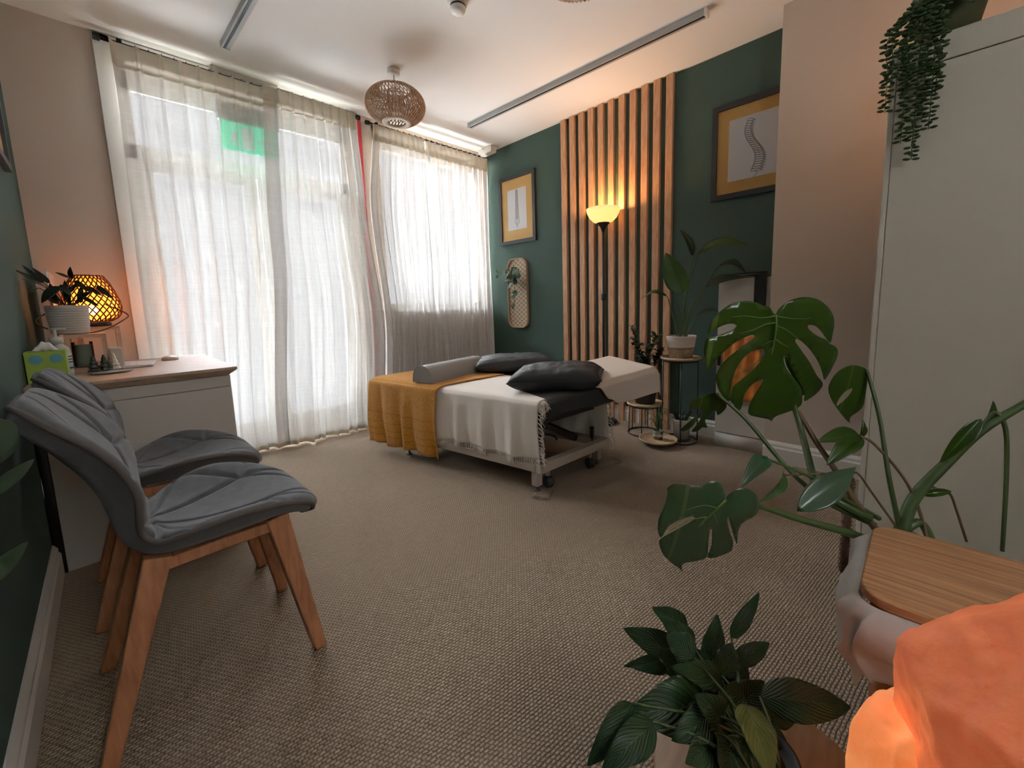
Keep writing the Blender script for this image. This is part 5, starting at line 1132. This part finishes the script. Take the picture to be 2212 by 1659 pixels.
# ---------------------------------------------------------------- peace lily on a round stool, salt lamp
t = thing('round_stool', 'low round wooden stool under the peace lily at the bottom of the photo', 'stool', (.60,.13,0))
RX, RY, RZ = .600, .118, .30
b = bm_(); lathe(b, [(0,-.018),(.150,-.018),(.155,-.014),(.155,-.004),(.151,0),(0,0)], (RX,RY,RZ), 64); obj('seat', b, wood('ply_top', (.36,.21,.11), (.27,.15,.075), (2,14,14), .5, 5), t)
for k in range(3):
    a = 2*PI*k/3+.4
    b = bm_(); tube(b, [(RX+.08*math.cos(a), RY+.08*math.sin(a), RZ-.018), (RX+.13*math.cos(a), RY+.13*math.sin(a), 0)], [.014,.010], 10); obj('leg', b, M_leg, t)
t = thing('peace_lily', 'peace lily with glossy ribbed leaves in a dark pot on the round stool', 'plant', (.60,.10,.30))
PX_, PY_ = .585, .125
b = bm_(); lathe(b, [(0,0),(.038,0),(.048,.055),(.050,.06),(.045,.06),(.043,.05),(0,.05)], (PX_,PY_,RZ+.001), 32); obj('pot', b, M_potd, t)
b = bm_(); lathe(b, [(.043,.05),(0,.054)], (PX_,PY_,RZ), 24); obj('soil', b, M_soil, t)
CRN = V((PX_,PY_,RZ+.055))
lilies = [
 ((0.709, 0.280, 0.316),(0.648, 0.380, 0.367),.062,M_lily,.10),((0.735, 0.290, 0.358),(0.718, 0.355, 0.384),.048,M_lily,.12),((0.719, 0.242, 0.319),(0.780, 0.250, 0.390),.046,M_lily,.04),
 ((0.774, 0.222, 0.359),(0.863, 0.199, 0.415),.030,M_lily,.04),((0.731, 0.206, 0.347),(0.803, 0.165, 0.365),.036,M_lily,.12),((0.639, 0.300, 0.357),(0.584, 0.342, 0.355),.022,M_lily,.18),
 ((0.629, 0.282, 0.357),(0.571, 0.315, 0.378),.020,M_lily,.10),((0.616, 0.208, 0.354),(0.490, 0.284, 0.380),.088,M_lily,.14),((0.499, 0.277, 0.397),(0.412, 0.299, 0.349),.042,M_lily,.14),
 ((0.502, 0.244, 0.388),(0.412, 0.274, 0.366),.050,M_lily,.08),((0.657, 0.144, 0.381),(0.731, 0.040, 0.381),.060,M_lily,.14),((0.657, 0.200, 0.371),(0.572, 0.251, 0.423),.044,M_lily,.10),
 ((0.580, 0.144, 0.429),(0.511, 0.096, 0.413),.052,M_lilyb,.06),((0.666, 0.128, 0.344),(0.676, 0.095, 0.373),.028,M_lilyb,.12),((0.673, 0.204, 0.329),(0.729, 0.181, 0.357),.055,M_lily,.06),
 ((0.628, 0.235, 0.411),(0.635, 0.286, 0.418),.05,M_lily,.15),((0.643, 0.239, 0.354),(0.621, 0.296, 0.394),.055,M_lily,.10),((0.654, 0.170, 0.352),(0.684, 0.146, 0.388),.05,M_lily,.1),
 ((0.583, 0.189, 0.379),(0.500, 0.216, 0.381),.05,M_lily,.1),((0.625, 0.195, 0.323),(0.622, 0.210, 0.391),.06,M_lily,.05),((0.616, 0.178, 0.343),(0.653, 0.178, 0.389),.06,M_lily,.05),
 ((0.560, 0.180, 0.358),(0.493, 0.193, 0.371),.05,M_lily,.1),((0.611, 0.212, 0.339),(0.553, 0.247, 0.375),.05,M_lily,.1),((0.621, 0.147, 0.356),(0.636, 0.103, 0.355),.05,M_lily,.1),
 ((0.686, 0.257, 0.376),(0.676, 0.314, 0.404),.045,M_lily,.1),
 ((0.664, 0.216, 0.345),(0.686, 0.257, 0.376),.05,M_lily,.1),((0.677, 0.206, 0.361),(0.734, 0.210, 0.382),.045,M_lily,.1),((0.653, 0.169, 0.337),(0.719, 0.132, 0.346),.05,M_lily,.12),((0.592, 0.178, 0.364),(0.549, 0.204, 0.426),.055,M_lily,.1),
 ((0.607, 0.163, 0.364),(0.608, 0.132, 0.356),.05,M_lily,.1),((0.566, 0.176, 0.371),(0.534, 0.177, 0.354),.055,M_lily,.1),((0.596, 0.200, 0.352),(0.543, 0.228, 0.366),.05,M_lily,.12),((0.590, 0.151, 0.364),(0.564, 0.132, 0.350),.055,M_lily,.08),
 ((0.663, 0.247, 0.352),(0.626, 0.298, 0.353),.04,M_lily,.12),((0.639, 0.186, 0.360),(0.580, 0.215, 0.345),.06,M_lily,.1),((0.579, 0.161, 0.357),(0.517, 0.153, 0.362),.06,M_lily,.1)]
for k, (bs, tp, w_, m_, bw) in enumerate(lilies):
    a = k*2.4; c = CRN+V((.025*math.cos(a), .025*math.sin(a), -.005))
    stem(t, [c, (c+V(bs))/2+V((0,0,.012)), bs], .0028, .0018, M_stem, 'leaf_stalk', 5, 6)
    leaf(t, m_, bs, tp, w_, up=(-.5,-.5,.75), bow=bw, fold=.18, shape=.72, nu=20, nv=12, wave=.12)

# rock salt lamp on a small side table at the bottom right
SLx, SLy, SLz = .592, -.132, .435
t = thing('side_table', 'small dark side table carrying the salt lamp, below the photo edge', 'table', (SLx,SLy,0))
b = bm_(); lathe(b, [(0,-.02),(.085,-.02),(.09,-.01),(.085,0),(0,0)], (SLx,SLy,SLz-.012), 40); obj('tabletop', b, M_leg, t)
b = bm_(); tube(b, [(SLx,SLy,0),(SLx,SLy,SLz-.03)], .02, 12); lathe(b, [(0,0),(.08,0),(.08,.015),(0,.02)], (SLx,SLy,0), 32); obj('pedestal', b, M_leg, t)
t = thing('salt_lamp', 'glowing orange rock salt lamp in the bottom right corner', 'lamp', (SLx,SLy,SLz-.01))
M_salt = bpy.data.materials.new('pink_rock_salt'); M_salt.use_nodes = True; nt = M_salt.node_tree; N = nt.nodes; L = nt.links; bb = N['Principled BSDF']
bb.inputs['Base Color'].default_value = (.75,.30,.18,1); bb.inputs['Roughness'].default_value = .5; bb.inputs['Subsurface Weight'].default_value = .6; bb.inputs['Subsurface Radius'].default_value = (.05,.02,.01)
tc = N.new('ShaderNodeTexCoord'); nz = N.new('ShaderNodeTexNoise'); nz.inputs['Scale'].default_value = 14; nz.inputs['Detail'].default_value = 6; nz.inputs['Distortion'].default_value = .8; L.new(tc.outputs['Object'], nz.inputs['Vector'])
r = N.new('ShaderNodeValToRGB'); r.color_ramp.elements[0].position = .3; r.color_ramp.elements[1].position = .72; r.color_ramp.elements[0].color = (.50,.055,.010,1); r.color_ramp.elements[1].color = (.85,.20,.06,1)
L.new(nz.outputs[0], r.inputs[0]); L.new(r.outputs[0], bb.inputs['Emission Color']); bb.inputs['Emission Strength'].default_value = .22
n2 = N.new('ShaderNodeTexNoise'); n2.inputs['Scale'].default_value = 45; n2.inputs['Detail'].default_value = 8; L.new(tc.outputs['Object'], n2.inputs['Vector'])
bp = N.new('ShaderNodeBump'); bp.inputs['Strength'].default_value = .5; bp.inputs['Distance'].default_value = .006; L.new(n2.outputs[0], bp.inputs['Height']); L.new(bp.outputs[0], bb.inputs['Normal'])
b = bm_(); bmesh.ops.create_icosphere(b, subdivisions=6, radius=1)
cuts = [(V((-.5,.5,.7)).normalized(),.66),(V((-.75,.35,.75)).normalized(),.70),(V((-.75,.60,.25)).normalized(),.72),(V((-.35,.9,-.2)).normalized(),.75),(V((-.9,-.1,.45)).normalized(),.72),(V((.2,.5,.85)).normalized(),.80),(V((-.3,-.2,1)).normalized(),.84),(V((.6,.7,.2)).normalized(),.80),(V((-.6,.2,.8)).normalized(),.80)]
for vv in b.verts:
    d = vv.co.copy().normalized(); r_ = 1.0
    for nn, dist in cuts:
        k = d.dot(nn)
        if k > .01: r_ = min(r_, dist/k)
    r_ *= 1+.05*noise.noise(d*2.2+V((3,1,2)))+.022*noise.noise(d*7)
    vv.co = V((d.x*.124*r_, d.y*.142*r_, d.z*.190*r_))
    vv.co.z = max(vv.co.z, -.12)
for vv in b.verts: vv.co += V((SLx,SLy,SLz+.110))
obj('salt_rock', b, M_salt, t)
b = bm_(); bmesh.ops.create_icosphere(b, subdivisions=5, radius=1); c0 = V((0.629, -0.025, 0.402))
for vv in b.verts:
    d = vv.co.copy().normalized(); r_ = 1.0
    for nn, dist in ((V((-.7,.7,.3)).normalized(),.8),(V((-.3,.3,.9)).normalized(),.85),(V((-.9,-.2,.3)).normalized(),.8)):
        k = d.dot(nn)
        if k > .01: r_ = min(r_, dist/k)
    r_ *= 1+.06*noise.noise(d*2.5)+.025*noise.noise(d*8)
    vv.co = c0+V((d.x*.055*r_, d.y*.06*r_, d.z*.125*r_))
m2_ = M_salt.copy(); m2_.name = 'bright_rock_salt'; r2 = [q for q in m2_.node_tree.nodes if q.type == 'VALTORGB'][0]; r2.color_ramp.elements[0].color = (.85,.20,.04,1); r2.color_ramp.elements[1].color = (1,.36,.12,1)
m2_.node_tree.nodes['Principled BSDF'].inputs['Emission Strength'].default_value = .34
obj('salt_ledge', b, m2_, t, label='brighter lower ledge nearest the bulb')
b = bm_(); lathe(b, [(0,0),(.07,0),(.072,.012),(.065,.016),(0,.016)], (SLx,SLy,SLz-.0115), 32); obj('base', b, M_leg, t)
lamp('salt_lamp_glow', (SLx+.02, SLy+.13, SLz+.05), (1,.28,.08), .09, .04)

# ---------------------------------------------------------------- leaves reaching in from the left edge
t = thing('leafy_plant', 'dark leaves of a plant reaching in at the left edge by the near chair', 'plant', (-.13,.60,.0))
GX, GY = -.155, .52
b = bm_(); lathe(b, [(0,0),(.05,0),(.062,.5),(.055,.5),(.05,.47),(0,.47)], (GX,GY,.0005), 28); obj('pot', b, M_potd, t)
for bs, tp, w_, m_ in (((-.150,.62,.86),(-.105,.93,.850),.07,M_matt),((-.150,.62,.80),(-.10,.985,.782),.022,M_matt),((-.145,.60,.73),(-.098,.80,.718),.026,M_matt)):
    stem(t, [(GX,GY,.48), (V(bs)+V((GX,GY,.48)))/2+V((0,-.01,.03)), bs], .003, .002, M_stem, 'leaf_stalk')
    leaf(t, m_, bs, tp, w_, up=(.5,-1,.35), bow=.04, fold=.1)
